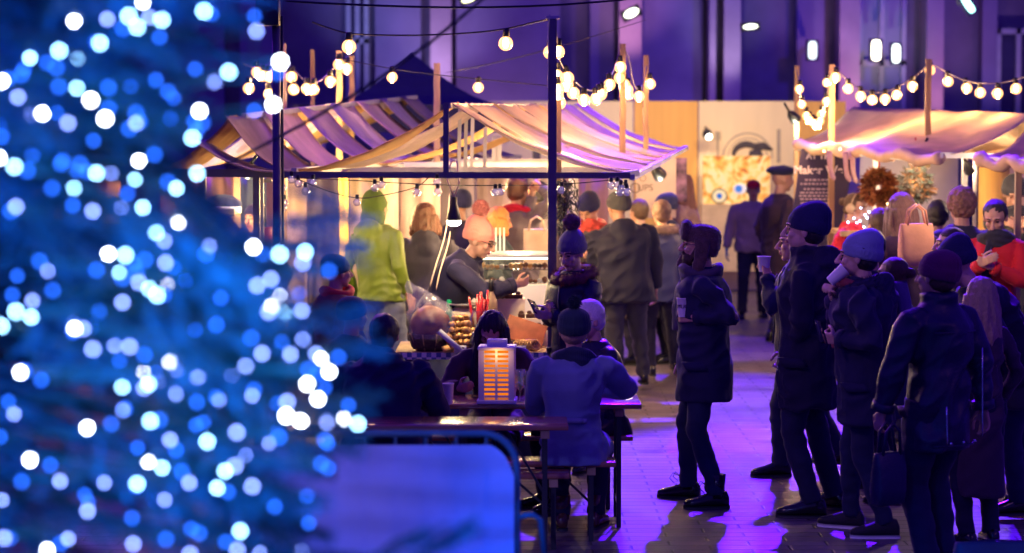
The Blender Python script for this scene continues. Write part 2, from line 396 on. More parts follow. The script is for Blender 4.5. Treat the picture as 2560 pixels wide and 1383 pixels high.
    def fn(cc):
        q = (cc - Hcn) @ Hm.T / kh; r = np.zeros(len(cc), int)
        lip = (np.abs(q[:, 0]) < .021) & (q[:, 1] > .080) & (q[:, 2] < -.046) & (q[:, 2] > -.066); r[lip] = 1
        for s in (-1, 1):
            r[(np.abs(q[:, 0] - s * .031) < .013) & (q[:, 1] > .07) & (np.abs(q[:, 2] - .012) < .0055)] = 2
            r[(np.abs(q[:, 0] - s * .032) < .018) & (q[:, 1] > .065) & (np.abs(q[:, 2] - .036 + np.abs(q[:, 0] - s * .028) * .25) < .0045)] = 3
        if beard == 'stubble': r[(q[:, 2] < -.035) & (q[:, 1] > .0) & (q[:, 2] > -.12) & ~lip] = 3
        if gl is not None:
            for s in (-1, 1):
                p0, dd = Wn[s]; m_ = ((cc - p0) @ dd > -.02) & (np.linalg.norm(cc - p0, axis=1) < .26); r[m_] = 4
        return r
    body = b.build('person', [sk, LIP, EYE, BROW] + ([glove] if glove else []), None, voxel=vox, sm=2 if vox < .01 else 1, matfn=fn)
    body.location = base; body.rotation_euler = (0, 0, R(rot)); tag(body, label, 'person', group)
    out['root'] = body; cv = cvox or max(.012, vox * 1.6)
    th = .030 * k
    # trousers
    if trs:
        m = M()
        m.ell(Pv + V((0, 0, -.01)), (.165 * wk, .122 * k, .11 * k))
        for s in (1, -1):
            h, kn, ank = hips[s], K[s], A[s][0]; f = trs[1] if len(trs) > 1 else 1.0
            pts = [h + V((0, 0, .04)), h.lerp(kn, .3), h.lerp(kn, .75), kn, kn.lerp(ank, .12), kn.lerp(ank, .45), kn.lerp(ank, .8), ank + V((0, 0, .0 * k))]
            m.tube(pts, [q * k * f for q in (.100, .097, .076, .070, .066, .064, .058, .060)], 14)
        m.build('trousers', trs[0], body, voxel=cv, sm=2, disp=(.010, 6, 12, px * .1, 1.2))
    sm_ = shoe or cloth('black_leather_shoe', (.012, .012, .016), 0, .3, .1, 40)
    sole = mat('rubber_sole', (.02, .02, .025), .6, 0, .1) if not (boots == 'white') else WHITEP
    for s in (1, -1):
        ank, fa = A[s]; fd = V((-math.sin(R(fa)), math.cos(R(fa)), 0)); sd = V((fd.y, -fd.x, 0)); m = M(); g = ank - V((0, 0, .085 * k))
        m.m = 0; up = V((0, 0, 1)); r_ = []
        for t, ww, hh in ((-.075, .024, .05), (-.06, .034, .085), (-.01, .038, .10), (.05, .039, .075), (.10, .043, .055), (.15, .042, .042), (.19, .030, .03), (.205, .015, .018)):
            r_.append((g + fd * t * k + up * (.018 + hh / 2) * k, sd * ww * k, up * (hh / 2 + .008) * k))
        m.loft(r_, 14, p=2.4)
        if boots == 'boot': m.tube([ank - V((0, 0, .02)), ank + V((0, 0, .06 * k)), ank + V((0, 0, .13 * k))], [.048 * k, .05 * k, .056 * k], 14)
        m2 = M(); m.m = 1; r_ = []
        for t, ww in ((-.079, .020), (-.066, .034), (0, .034), (.08, .041), (.15, .042), (.19, .030), (.208, .012)):
            r_.append((g + fd * t * k, sd * ww * k))
        vs = []
        for zz in (.001, .022):
            vs += [c + a + up * zz * k for c, a in r_] + [c - a + up * zz * k for c, a in r_[::-1]]
        nn = len(r_) * 2
        m.add(vs, [tuple(range(nn)), tuple(range(nn, 2 * nn))[::-1]] + [(i, (i + 1) % nn, nn + (i + 1) % nn, nn + i) for i in range(nn)])
        so = m.build('shoe', [sm_, sole], body)
        if boots == 'boot':
            m = M()
            for q in range(4): m.cap(ank + fd * (.060 + .012 * q) * k + sd * .02 + up * (.06 - .025 * q), ank + fd * (.060 + .012 * q) * k - sd * .02 + up * (.055 - .025 * q), .004, .004, 6)
            for e in (-1, 1): m.tube([ank + fd * .06 + up * .06, ank + fd * .10 + sd * .03 * e + up * .085, ank + fd * .12 + sd * .04 * e + up * .05, ank + fd * .085 + sd * .05 * e + up * .02], .0028, 6)
            m.build('lace', BLACK, so)
    # coat
    if coat:
        m = M(); t1 = 1.0 * bulk
        hemz = hem * k; r_ = []
        hb = {'m': (.190, .160), 'f': (.178, .150)}[sex]
        if sit is None and hemz < pz - .02:
            nst = max(2, int((pz - hemz) / .08))
            for i in range(nst, 0, -1):
                t = i / nst; z = pz - (pz - hemz) * t; q = 1 + (flare - 1) * t
                off = T @ V((0, 0, -(pz - hemz) * t)); off = V((off.x * .25, off.y * .25, 0))
                r_.append((V((0, 0, z)) + off, V((hb[0] * wk * q, 0, 0)), V((0, hb[1] * k * q * 1.02, 0))))
        ch = [(0.0, hb[0], hb[1]), (.12, hb[0] * .93, hb[1] * .95), (.22, hb[0] * .93, .155), (.33, .192, .168), (.42, .200, .160), (.475, .182, .130), (.51, .130, .095), (.545, .085, .08)]
        if sex == 'f': ch = [(0.0, .176, .132), (.10, .160, .138), (.19, .152, .134), (.31, .176, .156), (.42, .182, .146), (.475, .162, .108), (.51, .118, .09), (.545, .082, .076)]
        for z, rx, ry in ch: r_.append((tp(0, 0, z), ux * rx * wk, uy * ry * k * (bulk ** .5)))
        m.loft(r_, 22, p=2.3)
        if sit is not None:
            for s in (1, -1): m.tube([hips[s], hips[s].lerp(K[s], .5), hips[s].lerp(K[s], .9)], [.125 * k, .11 * k, .095 * k], 12)
            m.loft([(Pv + V((0, -.02, -.12 * k)), V((hb[0] * 1.05 * wk, 0, 0)), V((0, hb[1] * 1.25 * k, 0))), (Pv + V((0, 0, .02)), V((hb[0] * 1.02 * wk, 0, 0)), V((0, hb[1] * k, 0)))], 20, p=2.4)
        a = arm_r * 1.0 * k * bulk ** .8
        for s in (1, -1):
            sh, e, wr = S[s], E[s], Wr[s]; d1 = (e - sh).normalized(); d2 = (wr - e).normalized()
            m.tube([sh - V((s * .06 * k, 0, -.004 * k)), sh + V((s * .004, 0, -.022 * k)), sh.lerp(e, .3), sh.lerp(e, .6), sh.lerp(e, .88), e, e.lerp(wr, .14), e.lerp(wr, .45), e.lerp(wr, .8), wr - d2 * .02 * k], [a * .78, a * 1.0, a * 1.08, a * 1.02, a * .97, a * 1.0, a * .96, a * .84, a * .72, a * .70], 14)
        if hood:
            m.ell(tp(0, -.10, .50), (.13 * k, .085 * k, .10 * k), T); m.ell(tp(0, -.13, .43), (.10 * k, .07 * k, .09 * k), T)
        if collar:
            m.loft([(tp(0, -.005, .49), ux * .105 * k, uy * .10 * k), (tp(0, .0, .54), ux * .092 * k, uy * .092 * k), (tp(0, .005, .54 + collar), ux * .100 * k, uy * .098 * k)], 16)
        cf = None; cms = [coat]
        if open_:
            cms.append(open_)
            Tn = np.array(T.transposed()); Pn = np.array(Pv)
            def cf(cc):
                q = (cc - Pn) @ Tn.T; r = np.zeros(len(cc), int)
                r[(np.abs(q[:, 0]) < .035 + .10 * np.clip((q[:, 2] - .1) / .4, 0, 1)) & (q[:, 1] > .04) & (q[:, 2] > -.1) & (q[:, 2] < .55 * k)] = 1
                return r
        co = m.build('coat', cms, body, voxel=cv, sm=3, disp=(.017, 5.0, 3.0, px * .13 + 3, 2.3), matfn=cf)
        out['coat'] = co
        if vox < .0075:
            for s in (1, -1):
                d2 = (Wr[s] - E[s]).normalized(); c1 = Wr[s] - d2 * .03 * k
                mm = M(); mm.tube([c1 - d2 * .025, c1 - d2 * .022, c1 + d2 * .022, c1 + d2 * .026], [a * .72, a * .80, a * .80, a * .70], 16); mm.build('cuff', coat, co)
                mm = M(); mm.loft([(tp(s * (hb[0] * wk * (.86 + .10 * t)), .06 - .03 * t, -.02 - .05 * t), uy * .075 * k * (1 - .08 * t), (T @ V((s, 0, 0))) * .022) for t in (0, .4, 1)], 12, p=5); mm.build('pocket_flap', coat, co)
            mm = M(); rr_2 = [(z, ry) for z, rx, ry in ch[:6]]
            for z, ry in rr_2: pass
            mm.tube([tp(.012, ry * (bulk ** .5) + .006, z) for z, ry in rr_2], .006, 6, flat=1); mm.build('zip', mat('dull_zip', (.12, .12, .16), .4, .8), co)
        if buttons is not None:
            m = M()
            for i in range(4):
                z = .36 - i * .11; m.ell(tp(.03, .150, z), (.011, .006, .011), T, 8, 6)
            m.build('button', buttons, co)
        if belt is not None:   # half belt on the back with two buttons
            m = M(); pts = [tp(x, -.172 + abs(x) * abs(x) * 2.6, .13) for x in (-.10, -.05, 0, .05, .10)]
            m.tube(pts, .017, 8); 
            for x in (-.09, .09): m.ell(tp(x, -.170, .13), (.014, .014, .014), T, 8, 6)
            m.build('half_belt', belt, co)
    if hood == 'thing': pass
    if scarf:
        m = M()
        for q in range(3):
            rr_ = .098 + .010 * q - .004 * (q == 2); z = .475 + .030 * q; pts = []
            for i in range(25):
                t = i / 24 * 2 * math.pi; pts.append(tp(rr_ * math.sin(t), .012 + rr_ * math.cos(t), z + .018 * math.sin(t * 2 + q)))
            m.tube(pts, .030 * k, 10)
        if len(scarf) > 1:
            m.tube([tp(.02, .115, .50), tp(.03, .15, .40), tp(.04, .165, .30), tp(.035, .165, .16)], [.03 * k, .045 * k, .05 * k, .05 * k], 10, flat=.45)
        m.build('scarf', scarf[0], body, voxel=.009, sm=1, disp=(.006, 14, 14, 1))
    if furc:
        m = M(); pts = []; nr = []
        for i in range(24):
            t = i / 24 * 2 * math.pi; p = tp(.135 * math.sin(t), .01 + .125 * math.cos(t), .475 + .045 * (1 - math.cos(t)) / 2 + (.02 if math.cos(t) < 0 else 0)); pts.append(p)
        pts.append(pts[0]); m.tube(pts, .042 * k, 10)
        for _ in range(3800):
            i = random.randrange(24); p = pts[i].lerp(pts[i + 1], random.random()); d = V((random.gauss(0, 1), random.gauss(0, 1), random.gauss(0, 1))).normalized()
            fur(m, [p + d * .036 * k], [d], .034, .0022, .3)
        m.build('fur_collar', furc, body)
    # hair
    if hair:
        ht, hm = hair; m = M()
        if ht in ('short', 'buzz', 'curly'):
            e = {'short': .012, 'buzz': .003, 'curly': .02}[ht]
            if not hat: m.ell(hd(0, -.020, .036), ((.079 + e) * kh, (.092 + e) * kh, (.090 + e) * kh), Hr, 20, 14)
            m.ell(hd(0, -.045, -.02), ((.070 + e * .5) * kh, (.062 + e * .5) * kh, .06 * kh), Hr)
            def cut(v): q = Hr.transposed() @ (V(v) - Hc) / kh; return q
            hb_ = m.build('hair', hm, body, voxel=.008, sm=1, disp=(.004 if ht != 'curly' else .014, 30, 30, 3))
            # clear the face: push vertices in front of the hairline back
            me = hb_.data; lim = .062 if ht == 'buzz' else .072
            for v in me.vertices:
                q = cut(v.co)
                if q.y > .02 and q.z < .062 - (q.y - .02) * .1 and q.z < lim:
                    q2 = V((q.x * .86, min(q.y, .055) * .8, q.z)); v.co = Hc + Hr @ (q2 * kh)
        elif ht == 'bun':
            m.ell(hd(0, -.024, .036), (.088 * kh, .098 * kh, .090 * kh), Hr, 20, 14); m.ell(hd(0, -.06, -.03), (.06 * kh, .05 * kh, .05 * kh), Hr); m.ell(hd(0, -.135, .02), .036 * kh)
            hb_ = m.build('hair', hm, body, voxel=.007, sm=1, disp=(.003, 45, 20, 3))
            for v in hb_.data.vertices:
                q = Hr.transposed() @ (v.co - Hc) / kh
                if q.y > .02 and q.z < .070: v.co = Hc + Hr @ (V((q.x * .85, .02 + (q.y - .02) * .3, q.z)) * kh)
        elif ht in ('long', 'bob', 'tail'):
            L_ = {'long': .42, 'bob': .17, 'tail': .07, 'bun': .05}[ht]
            if not hat: m.ell(hd(0, -.022, .038), (.090 * kh, .098 * kh, .092 * kh), Hr, 20, 14)
            else: m.ell(hd(0, -.04, -.01), (.080 * kh, .075 * kh, .06 * kh), Hr, 20, 14)
            dn = T @ V((0, 0, -1)); dn = (dn + V((0, 0, -1))).normalized()
            for i in range(15):
                t = math.pi * (0.12 + .76 * i / 14) ; t = -math.pi / 2 - math.pi * .62 + 2 * math.pi * .62 * i / 14
                p0 = hd(.080 * math.cos(t), -.010 + .088 * math.sin(t), .02 if not hat else -.015); q = L_ * k * random.uniform(.85, 1.1)
                out_ = hv(.03 * math.cos(t), .03 * math.sin(t), 0)
                pts = [p0 + dn * q * u + out_ * (u * 1.3) + V((noise.noise((i * 1.7, u * 3, px)) * .02, noise.noise((i, u * 3, 9)) * .02, 0)) for u in (0, .3, .6, .85, 1)]
                m.tube(pts, [.028 * k, .030 * k, .030 * k, .024 * k, .008 * k], 8)
            if ht == 'tail': m.tube([hd(0, -.10, .02), hd(0, -.15, .01), hd(0, -.16, -.08), hd(0, -.14, -.2)], [.02, .03, .028, .01], 8)
            if ht == 'bun': m.ell(hd(0, -.12, .05), .04 * kh)
            hb_ = m.build('hair', hm, body, voxel=.008, sm=1, disp=(.007, 45, 7, 3))
            for v in hb_.data.vertices:
                q = Hr.transposed() @ (v.co - Hc) / kh
                if q.y > .03 and q.z < .066 and abs(q.x) < .062 and q.z > -.14:
                    q.y = .03 + (q.y - .03) * .1; q.x *= .8; v.co = Hc + Hr @ (q * kh)
    if beard and beard != 'stubble':
        m = M(); m.ell(hd(0, .040, -.070), (.058 * kh, .058 * kh, .048 * kh), Hr); m.ell(hd(0, .062, -.10), (.035 * kh, .03 * kh, .032 * kh), Hr)
        m.cap(hd(-.022, .092, -.042), hd(.022, .092, -.042), .008 * kh, .008 * kh)
        for s in (1, -1): m.cap(hd(s * .066, .01, -.01), hd(s * .056, .03, -.06), .014 * kh, .02 * kh)
        m.build('beard', beard, body, voxel=.005, disp=(.003, 70, 70, 2))
    # hats
    if hat:
        ty, hm = hat[0], hat[1]; m = M()
        if ty in ('beanie', 'pom', 'bear'):
            sl = hat[2] if len(hat) > 2 else .03
            tilt = Hr @ Matrix.Rotation(R(12), 3, 'X'); hx = lambda x, y, z: Hc + tilt @ V((x * kh, y * kh, z * kh))
            tx, ty_ = tilt @ V((1, 0, 0)), tilt @ V((0, 1, 0)); c0 = -.010
            prof = [(.008, .094, .110), (.040, .100, .116), (.062, .098, .114), (.066, .093, .108), (.095, .090, .104), (.118 + sl * .4, .072, .084), (.132 + sl * .8, .040, .048), (.138 + sl, .008, .01)]
            prof = [(-.004, .088, .104)] + prof
            m.loft([(hx(0, c0 - .012 - max(0, z - .09) * .35, z), tx * a * kh, ty_ * bb * kh) for z, a, bb in prof], 40)
            ho = m.build('hat', hm, body, sub=1)
            me = ho.data
            for v in me.vertices:
                q = tilt.transposed() @ (v.co - Hc); a = math.atan2(q.x, q.y - c0)
                rr_ = 1 + .016 * math.cos(a * 30) + .04 * noise.noise((a * 1.5, q.z * 14, px)); v.co = Hc + tilt @ V((q.x * rr_, (q.y) * rr_, q.z))
            if ty == 'pom':
                m = M(); pc = hx(0, c0 - .03, .135 + sl + .045); m.ell(pc, .050 * kh); fur_ball(m, pc, .052 * kh, 4200, .022, .0022); m.build('pompom', hat[3] if len(hat) > 3 else hm, ho)
            if ty == 'bear':
                m = M(); 
                pc = hx(0, c0 - .02, .135 + sl + .035); m.ell(pc, .03 * kh); fur_ball(m, pc, .036 * kh, 900, .02, .003); m.build('pompom', hm, ho)
            if len(hat) > 4:   # small sewn label
                m = M(); m.box(hx(*hat[4]), (.022, .022, .02), tilt); m.build('sewn_patch', BLACK, ho)
        elif ty == 'ushanka':
            m.loft([(hd(0, -.012, z), hv(a, 0, 0), hv(0, bb, 0)) for z, a, bb in ((.03, .094, .108), (.06, .098, .112), (.10, .088, .100), (.125, .06, .07), (.135, .01, .012))], 24)
            m.loft([(hd(0, .088, z), hv(a, 0, 0), hv(0, bb, 0)) for z, a, bb in ((.032, .070, .024), (.06, .084, .034), (.10, .088, .036), (.138, .078, .028), (.150, .05, .014))], 18)
            m.loft([(hd(0, -.055, z), hv(a, 0, 0), hv(0, bb, 0)) for z, a, bb in ((-.05, .080, .05), (.0, .090, .065), (.05, .094, .07))], 18)
            for s in (1, -1):
                m.loft([(hd(s * x, y, z), hv(.020, 0, 0), hv(0, bb, 0)) for x, y, z, bb in (((.092, -.015, .05, .045), (.102, -.02, 0, .042), (.110, -.02, -.06, .042), (.112, -.01, -.12, .036), (.105, -.005, -.15, .015)) if s < 0 else ((.092, .0, .05, .050), (.115, .03, -.01, .05), (.125, .075, -.07, .045), (.12, .105, -.115, .032), (.11, .12, -.135, .012)))], 14)
            ho = m.build('hat', hm, body, voxel=.008, sm=2, disp=(.004, 40, 40, 1))
            fp = [V(v.co) for v in ho.data.vertices]; fn_ = [V(v.normal) for v in ho.data.vertices]; ix = [i for i in range(len(fp)) if random.random() < .35]
            m = M(); fur(m, [fp[i] for i in ix], [fn_[i] for i in ix], .0065, .0018, .2); m.build('fur', hm, ho)
        elif ty == 'cap':
            m.loft([(hd(0, -.012, z), hv(a, 0, 0), hv(0, bb, 0)) for z, a, bb in ((.035, .084, .100), (.07, .086, .102), (.105, .070, .084), (.125, .035, .04), (.130, .01, .01))], 24)
            m.loft([(hd(0, y, z), hv(a, 0, 0), hv(0, 0, .005)) for y, z, a in ((.06, .045, .078), (.12, .040, .07), (.155, .034, .045), (.165, .032, .015))], 12)
            m.build('hat', hm, body, disp=(.004, 12, 12, 1))
        elif ty == 'beret':
            m.loft([(hd(.0, -.015, z), hv(a, 0, 0), hv(0, bb, 0)) for z, a, bb in ((.045, .084, .098), (.060, .088, .102), (.075, .125, .140), (.10, .130, .145), (.125, .09, .10), (.135, .02, .02))], 24)
            m.loft([(hd(0, y, z), hv(a, 0, 0), hv(0, 0, .006)) for y, z, a in ((.06, .055, .07), (.12, .050, .06), (.145, .045, .03))], 12)
            m.build('hat', hm, body, disp=(.01, 12, 12, 1))
        elif ty == 'hoodup':
            m.ell(hd(0, -.035, .02), (.092 * kh, .105 * kh, .118 * kh), Hr, 24, 16); m.ell(hd(0, -.05, -.08), (.10 * kh, .09 * kh, .10 * kh), Hr); m.build('hood', hm, body, voxel=.012, sm=2, disp=(.008, 9, 9, 1, 1.5))
        elif ty == 'band':
            m.loft([(hd(0, -.016, z), hv(a, 0, 0), hv(0, bb, 0)) for z, a, bb in ((.045, .088, .103), (.06, .094, .110), (.085, .090, .104), (.098, .078, .090))], 24); m.build('headband', hm, body, disp=(.003, 30, 8, 1))
        elif ty == 'muffs':
            m.tube([hd(.085 * math.cos(t), -.015, .03 + .10 * math.sin(t)) for t in [math.pi * i / 12 for i in range(13)]], .008, 8)
            for s in (1, -1): m.ell(hd(s * .095, -.01, -.005), (.028 * kh, .045 * kh, .045 * kh), Hr)
            m.build('earmuffs', hm, body)
    if glasses:
        m = M()
        for s in (1, -1):
            m.tube([hd(s * .033 + .023 * math.cos(t), .093, .012 + .018 * math.sin(t)) for t in [2 * math.pi * i / 14 for i in range(15)]], .0022, 6, caps=False)
            m.tube([hd(s * .056, .09, .018), hd(s * .078, .04, .016), hd(s * .082, -.005, .01)], .0022, 6)
        m.tube([hd(-.010, .096, .014), hd(0, .100, .018), hd(.010, .096, .014)], .0022, 6)
        m.build('glasses', mat('gold_metal', (.7, .5, .25), .25, 1, .05) if glasses == 'gold' else BLACK, body)
    out.update(tp=lambda x, y, z: base + Rz @ tp(x, y, z), k=k, Rz=Rz, base=base, hd=lambda x, y, z: base + Rz @ hd(x, y, z), Wr={s: base + Rz @ Wr[s] for s in Wr}, E={s: base + Rz @ E[s] for s in E}, S={s: base + Rz @ S[s] for s in S})
    PEOPLE[key] = out
    return out
# ------------------------------------------------------------------ ground
def paving():
    m = bpy.data.materials.new('wet_brick_paving'); m.use_nodes = True; nt = m.node_tree; N = nt.nodes; L = nt.links; b = N['Principled BSDF']
    tc = N.new('ShaderNodeTexCoord'); br = N.new('ShaderNodeTexBrick'); br.inputs['Scale'].default_value = 1.0
    br.inputs['Brick Width'].default_value = .46; br.inputs['Row Height'].default_value = .15; br.inputs['Mortar Size'].default_value = .010; br.inputs['Mortar Smooth'].default_value = .6
    br.inputs['Color1'].default_value = (.13, .10, .12, 1); br.inputs['Color2'].default_value = (.21, .16, .18, 1); br.inputs['Mortar'].default_value = (.04, .035, .04, 1)
    nz = N.new('ShaderNodeTexNoise'); nz.inputs['Scale'].default_value = .9; nz.inputs['Detail'].default_value = 8
    nb = N.new('ShaderNodeTexNoise'); nb.inputs['Scale'].default_value = 14; nb.inputs['Detail'].default_value = 4
    mp = N.new('ShaderNodeMapping'); mp.inputs['Scale'].default_value = (.3, 2.2, 1)
    L.new(tc.outputs['Object'], br.inputs[0]); L.new(tc.outputs['Object'], nz.inputs[0]); L.new(tc.outputs['Object'], mp.inputs[0]); L.new(mp.outputs[0], nb.inputs[0])
    mx = N.new('ShaderNodeMix'); mx.data_type = 'RGBA'; mx.blend_type = 'MULTIPLY'; mx.inputs[0].default_value = .8
    cr = N.new('ShaderNodeValToRGB'); cr.color_ramp.elements[0].color = (.30, .30, .35, 1); cr.color_ramp.elements[0].position = .3; cr.color_ramp.elements[1].color = (1.2, 1.15, 1.2, 1); cr.color_ramp.elements[1].position = .7
    L.new(nz.outputs[0], cr.inputs[0]); L.new(br.outputs[0], mx.inputs[6]); L.new(cr.outputs[0], mx.inputs[7]); L.new(mx.outputs[2], b.inputs['Base Color'])
    r = N.new('ShaderNodeMapRange'); r.inputs[1].default_value = .3; r.inputs[2].default_value = .7; r.inputs[3].default_value = .30; r.inputs[4].default_value = .62
    L.new(nz.outputs[0], r.inputs[0]); L.new(r.outputs[0], b.inputs['Roughness'])
    b1 = N.new('ShaderNodeBump'); b1.inputs['Strength'].default_value = .8; b1.inputs['Distance'].default_value = .012; b1.invert = True; L.new(br.outputs[1], b1.inputs['Height'])
    b2 = N.new('ShaderNodeBump'); b2.inputs['Strength'].default_value = .8; b2.inputs['Distance'].default_value = .012; L.new(nb.outputs[0], b2.inputs['Height']); L.new(b1.outputs[0], b2.inputs['Normal']); L.new(b2.outputs[0], b.inputs['Normal'])
    return m
m = M(); m.add([(-60, -15, 0), (60, -15, 0), (60, 90, 0), (-60, 90, 0)], [(0, 1, 2, 3)]); tag(m.build('ground', paving(), smooth=False), kind='structure')
# ------------------------------------------------------------------ big building behind the market
FY = 46.0
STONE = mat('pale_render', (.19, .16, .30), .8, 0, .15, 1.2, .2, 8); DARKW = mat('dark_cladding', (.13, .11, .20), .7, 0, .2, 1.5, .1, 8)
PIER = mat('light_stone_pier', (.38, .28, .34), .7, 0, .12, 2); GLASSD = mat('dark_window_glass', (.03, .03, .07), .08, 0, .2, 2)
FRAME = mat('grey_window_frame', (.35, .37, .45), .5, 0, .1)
bld = empty('building', (X(1700, FY), FY, 0), 'large pale rendered building with tall piers behind the market', 'building')
def bpart(name, x0, x1, z0, z1, y0, y1, mt, parent=bld, ret=False):
    m = M(); xa, xb = X(x0, FY), X(x1, FY); ox = bld.location.x
    m.box(((xa + xb) / 2 - ox, (y0 + y1) / 2, (z0 + z1) / 2), (xb - xa, y1 - y0, z1 - z0)); o = m.build(name, mt, parent, smooth=False); return o
TOP = 13
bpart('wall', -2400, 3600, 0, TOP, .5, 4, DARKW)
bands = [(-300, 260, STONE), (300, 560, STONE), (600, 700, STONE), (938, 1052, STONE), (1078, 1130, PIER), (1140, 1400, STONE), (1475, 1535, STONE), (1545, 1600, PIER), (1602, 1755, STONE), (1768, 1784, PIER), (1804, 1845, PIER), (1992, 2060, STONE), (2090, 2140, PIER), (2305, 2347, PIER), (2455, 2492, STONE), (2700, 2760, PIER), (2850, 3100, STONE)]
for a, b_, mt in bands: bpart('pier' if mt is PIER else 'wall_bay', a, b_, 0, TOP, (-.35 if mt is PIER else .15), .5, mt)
for a, b_, z0, z1 in ((870, 915, 2.9, 5.6), (2152, 2262, 1.0, 7.0), (2500, 2600, 1.0, 4.3)):
    o = bpart('window', a, b_, z0, z1, .38, .55, GLASSD if a != 2152 else mat('lit_grey_glass', (.22, .26, .34), .5, 0, .1, 2)); m = M(); ox = bld.location.x; xa, xb = X(a, FY) - ox, X(b_, FY) - ox
    for xx in (xa, (xa + xb) / 2, xb): m.box((xx, .34, (z0 + z1) / 2), (.09, .1, z1 - z0 + .1))
    for zz in (z0, z0 + (z1 - z0) * .45, z1): m.box(((xa + xb) / 2, .335, zz), (xb - xa + .1, .09, .1))
    m.build('frame', FRAME, o, smooth=False)
def fixture(px, py, w_, h_, label, col, st, Y=FY - .6, tilt=0, ang=0, e=0, tgt=None):
    q = P(px, py, Y); rt = empty('wall_lamp', q, label, 'lamp'); s = PXM(Y); m = M()
    m.box((0, .05, 0), (w_ / s + .08, .12, h_ / s + .06)); m.box((0, .32, h_ / s * .3), (.08, .5, .08)); o = m.build('housing', BLACK, rt, smooth=False); m = M(); m.loft([(V((0, yy, 0)), V((w_ / s / 2 * q, 0, 0)), V((0, 0, h_ / s / 2 * q))) for yy, q in ((.0, 1), (-.03, 1), (-.05, .85))], 20, p=4 if h_ > w_ else 2); m.build('lens', emis('lamp_glow_%s' % label[:6], col, st), rt)
    rt.rotation_euler = (0, R(ang), 0)
    if e: spot('lamp_light', q + V((0, -.25, 0)), tgt or (q.x, FY, 0), e, col, 75, .1)
fixture(2190, 126, 22, 50, 'tall warm white lamp on the building, left of the pair', (1, .9, .65), 7)
fixture(2240, 134, 19, 46, 'tall cool white lamp on the building, right of the pair', (.85, .95, .9), 4)
fixture(2031, 126, 20, 44, 'white wall lamp beside the dark bay of the building', (.8, .9, 1), 2.2)
fixture(1578, 33, 38, 20, 'slanted oval floodlight high above the bulb strings', (.9, .95, .75), 5, Y=40, ang=-25)
fixture(1876, 67, 36, 12, 'flat oval floodlight high over the white hoarding', (.9, .95, .8), 4, Y=40, ang=-4)
fixture(1172, -2, 36, 14, 'oval floodlight cut by the upper edge above the dark tent', (1, 1, .6), 4, Y=40, ang=-20)
fixture(2420, 12, 16, 44, 'thin green white lamp tube on the building at the upper right', (.45, 1, .9), 5, Y=42, ang=-35)
# light thrown up and along the facade by the building's own lamps
for px, z0, e, col in ((1106, 2.6, 180, (.75, .55, 1)), (1820, 2.8, 200, (.8, .7, 1)), (1578, 3.2, 230, (1, .45, .7)), (1505, 3, 110, (1, .6, .7)), (2115, 2.0, 260, (1, .4, .55)), (2326, 2.0, 200, (1, .45, .6)), (1776, 2.5, 60, (.7, .5, 1)), (2205, 2.2, 160, (.75, .8, .7)), (2470, 2, 120, (.6, .45, .9)), (1000, 2, 200, (.55, .45, .9)), (1250, 1, 220, (.8, .4, .6)), (1680, 1, 160, (.6, .3, .8)), (2030, 3, 110, (.8, .5, .8)), (890, 3, 90, (.4, .5, 1)), (2540, 2, 120, (.8, .3, .7))):
    p = P(px, 300, FY); spot('facade_uplight', (p.x, FY - 1.6, z0), (p.x, FY + .2, z0 + 2.4), e * (1.1 if px < 1300 else .65), col, 62, .1, 1)
spot('violet_facade_floodlight', (-4, 33, 1.5), (4, 46, 6), 420, (.24, .06, 1), 90, .3, 1)
spot('blue_facade_floodlight', (9, 36, 7), (4.6, 46, 5), 1800, (.10, .02, 1), 60, .3, 1)
# ------------------------------------------------------------------ hoarding with banners
HY = 36.5; s_ = PXM(HY)
hb = empty('hoarding', (X(1700, HY), HY, 0), 'pale banner wall of cream and yellow panels behind the stalls', 'hoarding')
YEL = mat('yellow_panel', (.80, .46, .12), .7, 0, .08, 2, .1, 3, st=(4, 1, .3)); CRM = mat('cream_banner', (.84, .70, .42), .75, 0, .05, 1.5, .25, 2.5, st=(3, 1, .5))
for a, b_, mt in ((1180, 1395, CRM), (1398, 1582, CRM), (1585, 1743, YEL), (1746, 1984, CRM), (1987, 2112, YEL)):
    m = M(); xa, xb = X(a, HY), X(b_, HY); m.box(((xa + xb) / 2 - hb.location.x, 0, 1.43), (xb - xa, .05, 2.84)); m.build('panel', mt, hb, smooth=False)
DKPRINT = mat('dark_print', (.06, .05, .06), .7, 0, .2); GRPRINT = mat('grey_print', (.38, .33, .26), .7, 0, .1)
def disc_ring(cx, cz, r0, r1, mt, name, parent, y=-.035, a0=0, a1=360, sx=1):
    m = M(); n = 40; vs = []; 
    for i in range(n + 1):
        t = R(a0 + (a1 - a0) * i / n); vs += [(cx + r * math.cos(t) * sx, yy, cz + r * math.sin(t)) for r in (r0, r1) for yy in (y, y + .006)]
    fs = []
    for i in range(n):
        b0 = i * 4; c0 = b0 + 4; fs += [(b0, b0 + 2, c0 + 2, c0), (b0 + 2, b0 + 3, c0 + 3, c0 + 2), (b0 + 1, b0, c0, c0 + 1)]
    m.add(vs, fs); return m.build(name, mt, parent, smooth=False)
px2 = lambda px: X(px, HY) - hb.location.x
cx, cz = px2(1868), Z(395, HY)
disc_ring(cx, cz, 60 / s_, 63 / s_, GRPRINT, 'printed_plate', hb, a1=180); disc_ring(cx, cz, 48 / s_, 50 / s_, GRPRINT, 'printed_plate', hb, a1=180)
m = M()   # the swirl emblem on the plate
ang = [R(t) for t in range(200, -10, -15)]
m.tube([(cx - .02 + 28 / s_ * math.cos(t) * 1.15, -.04, cz + 6 / s_ + 28 / s_ * math.sin(t)) for t in ang], [.015 + .035 * math.sin(i / len(ang) * 3.1) for i in range(len(ang))], 8)
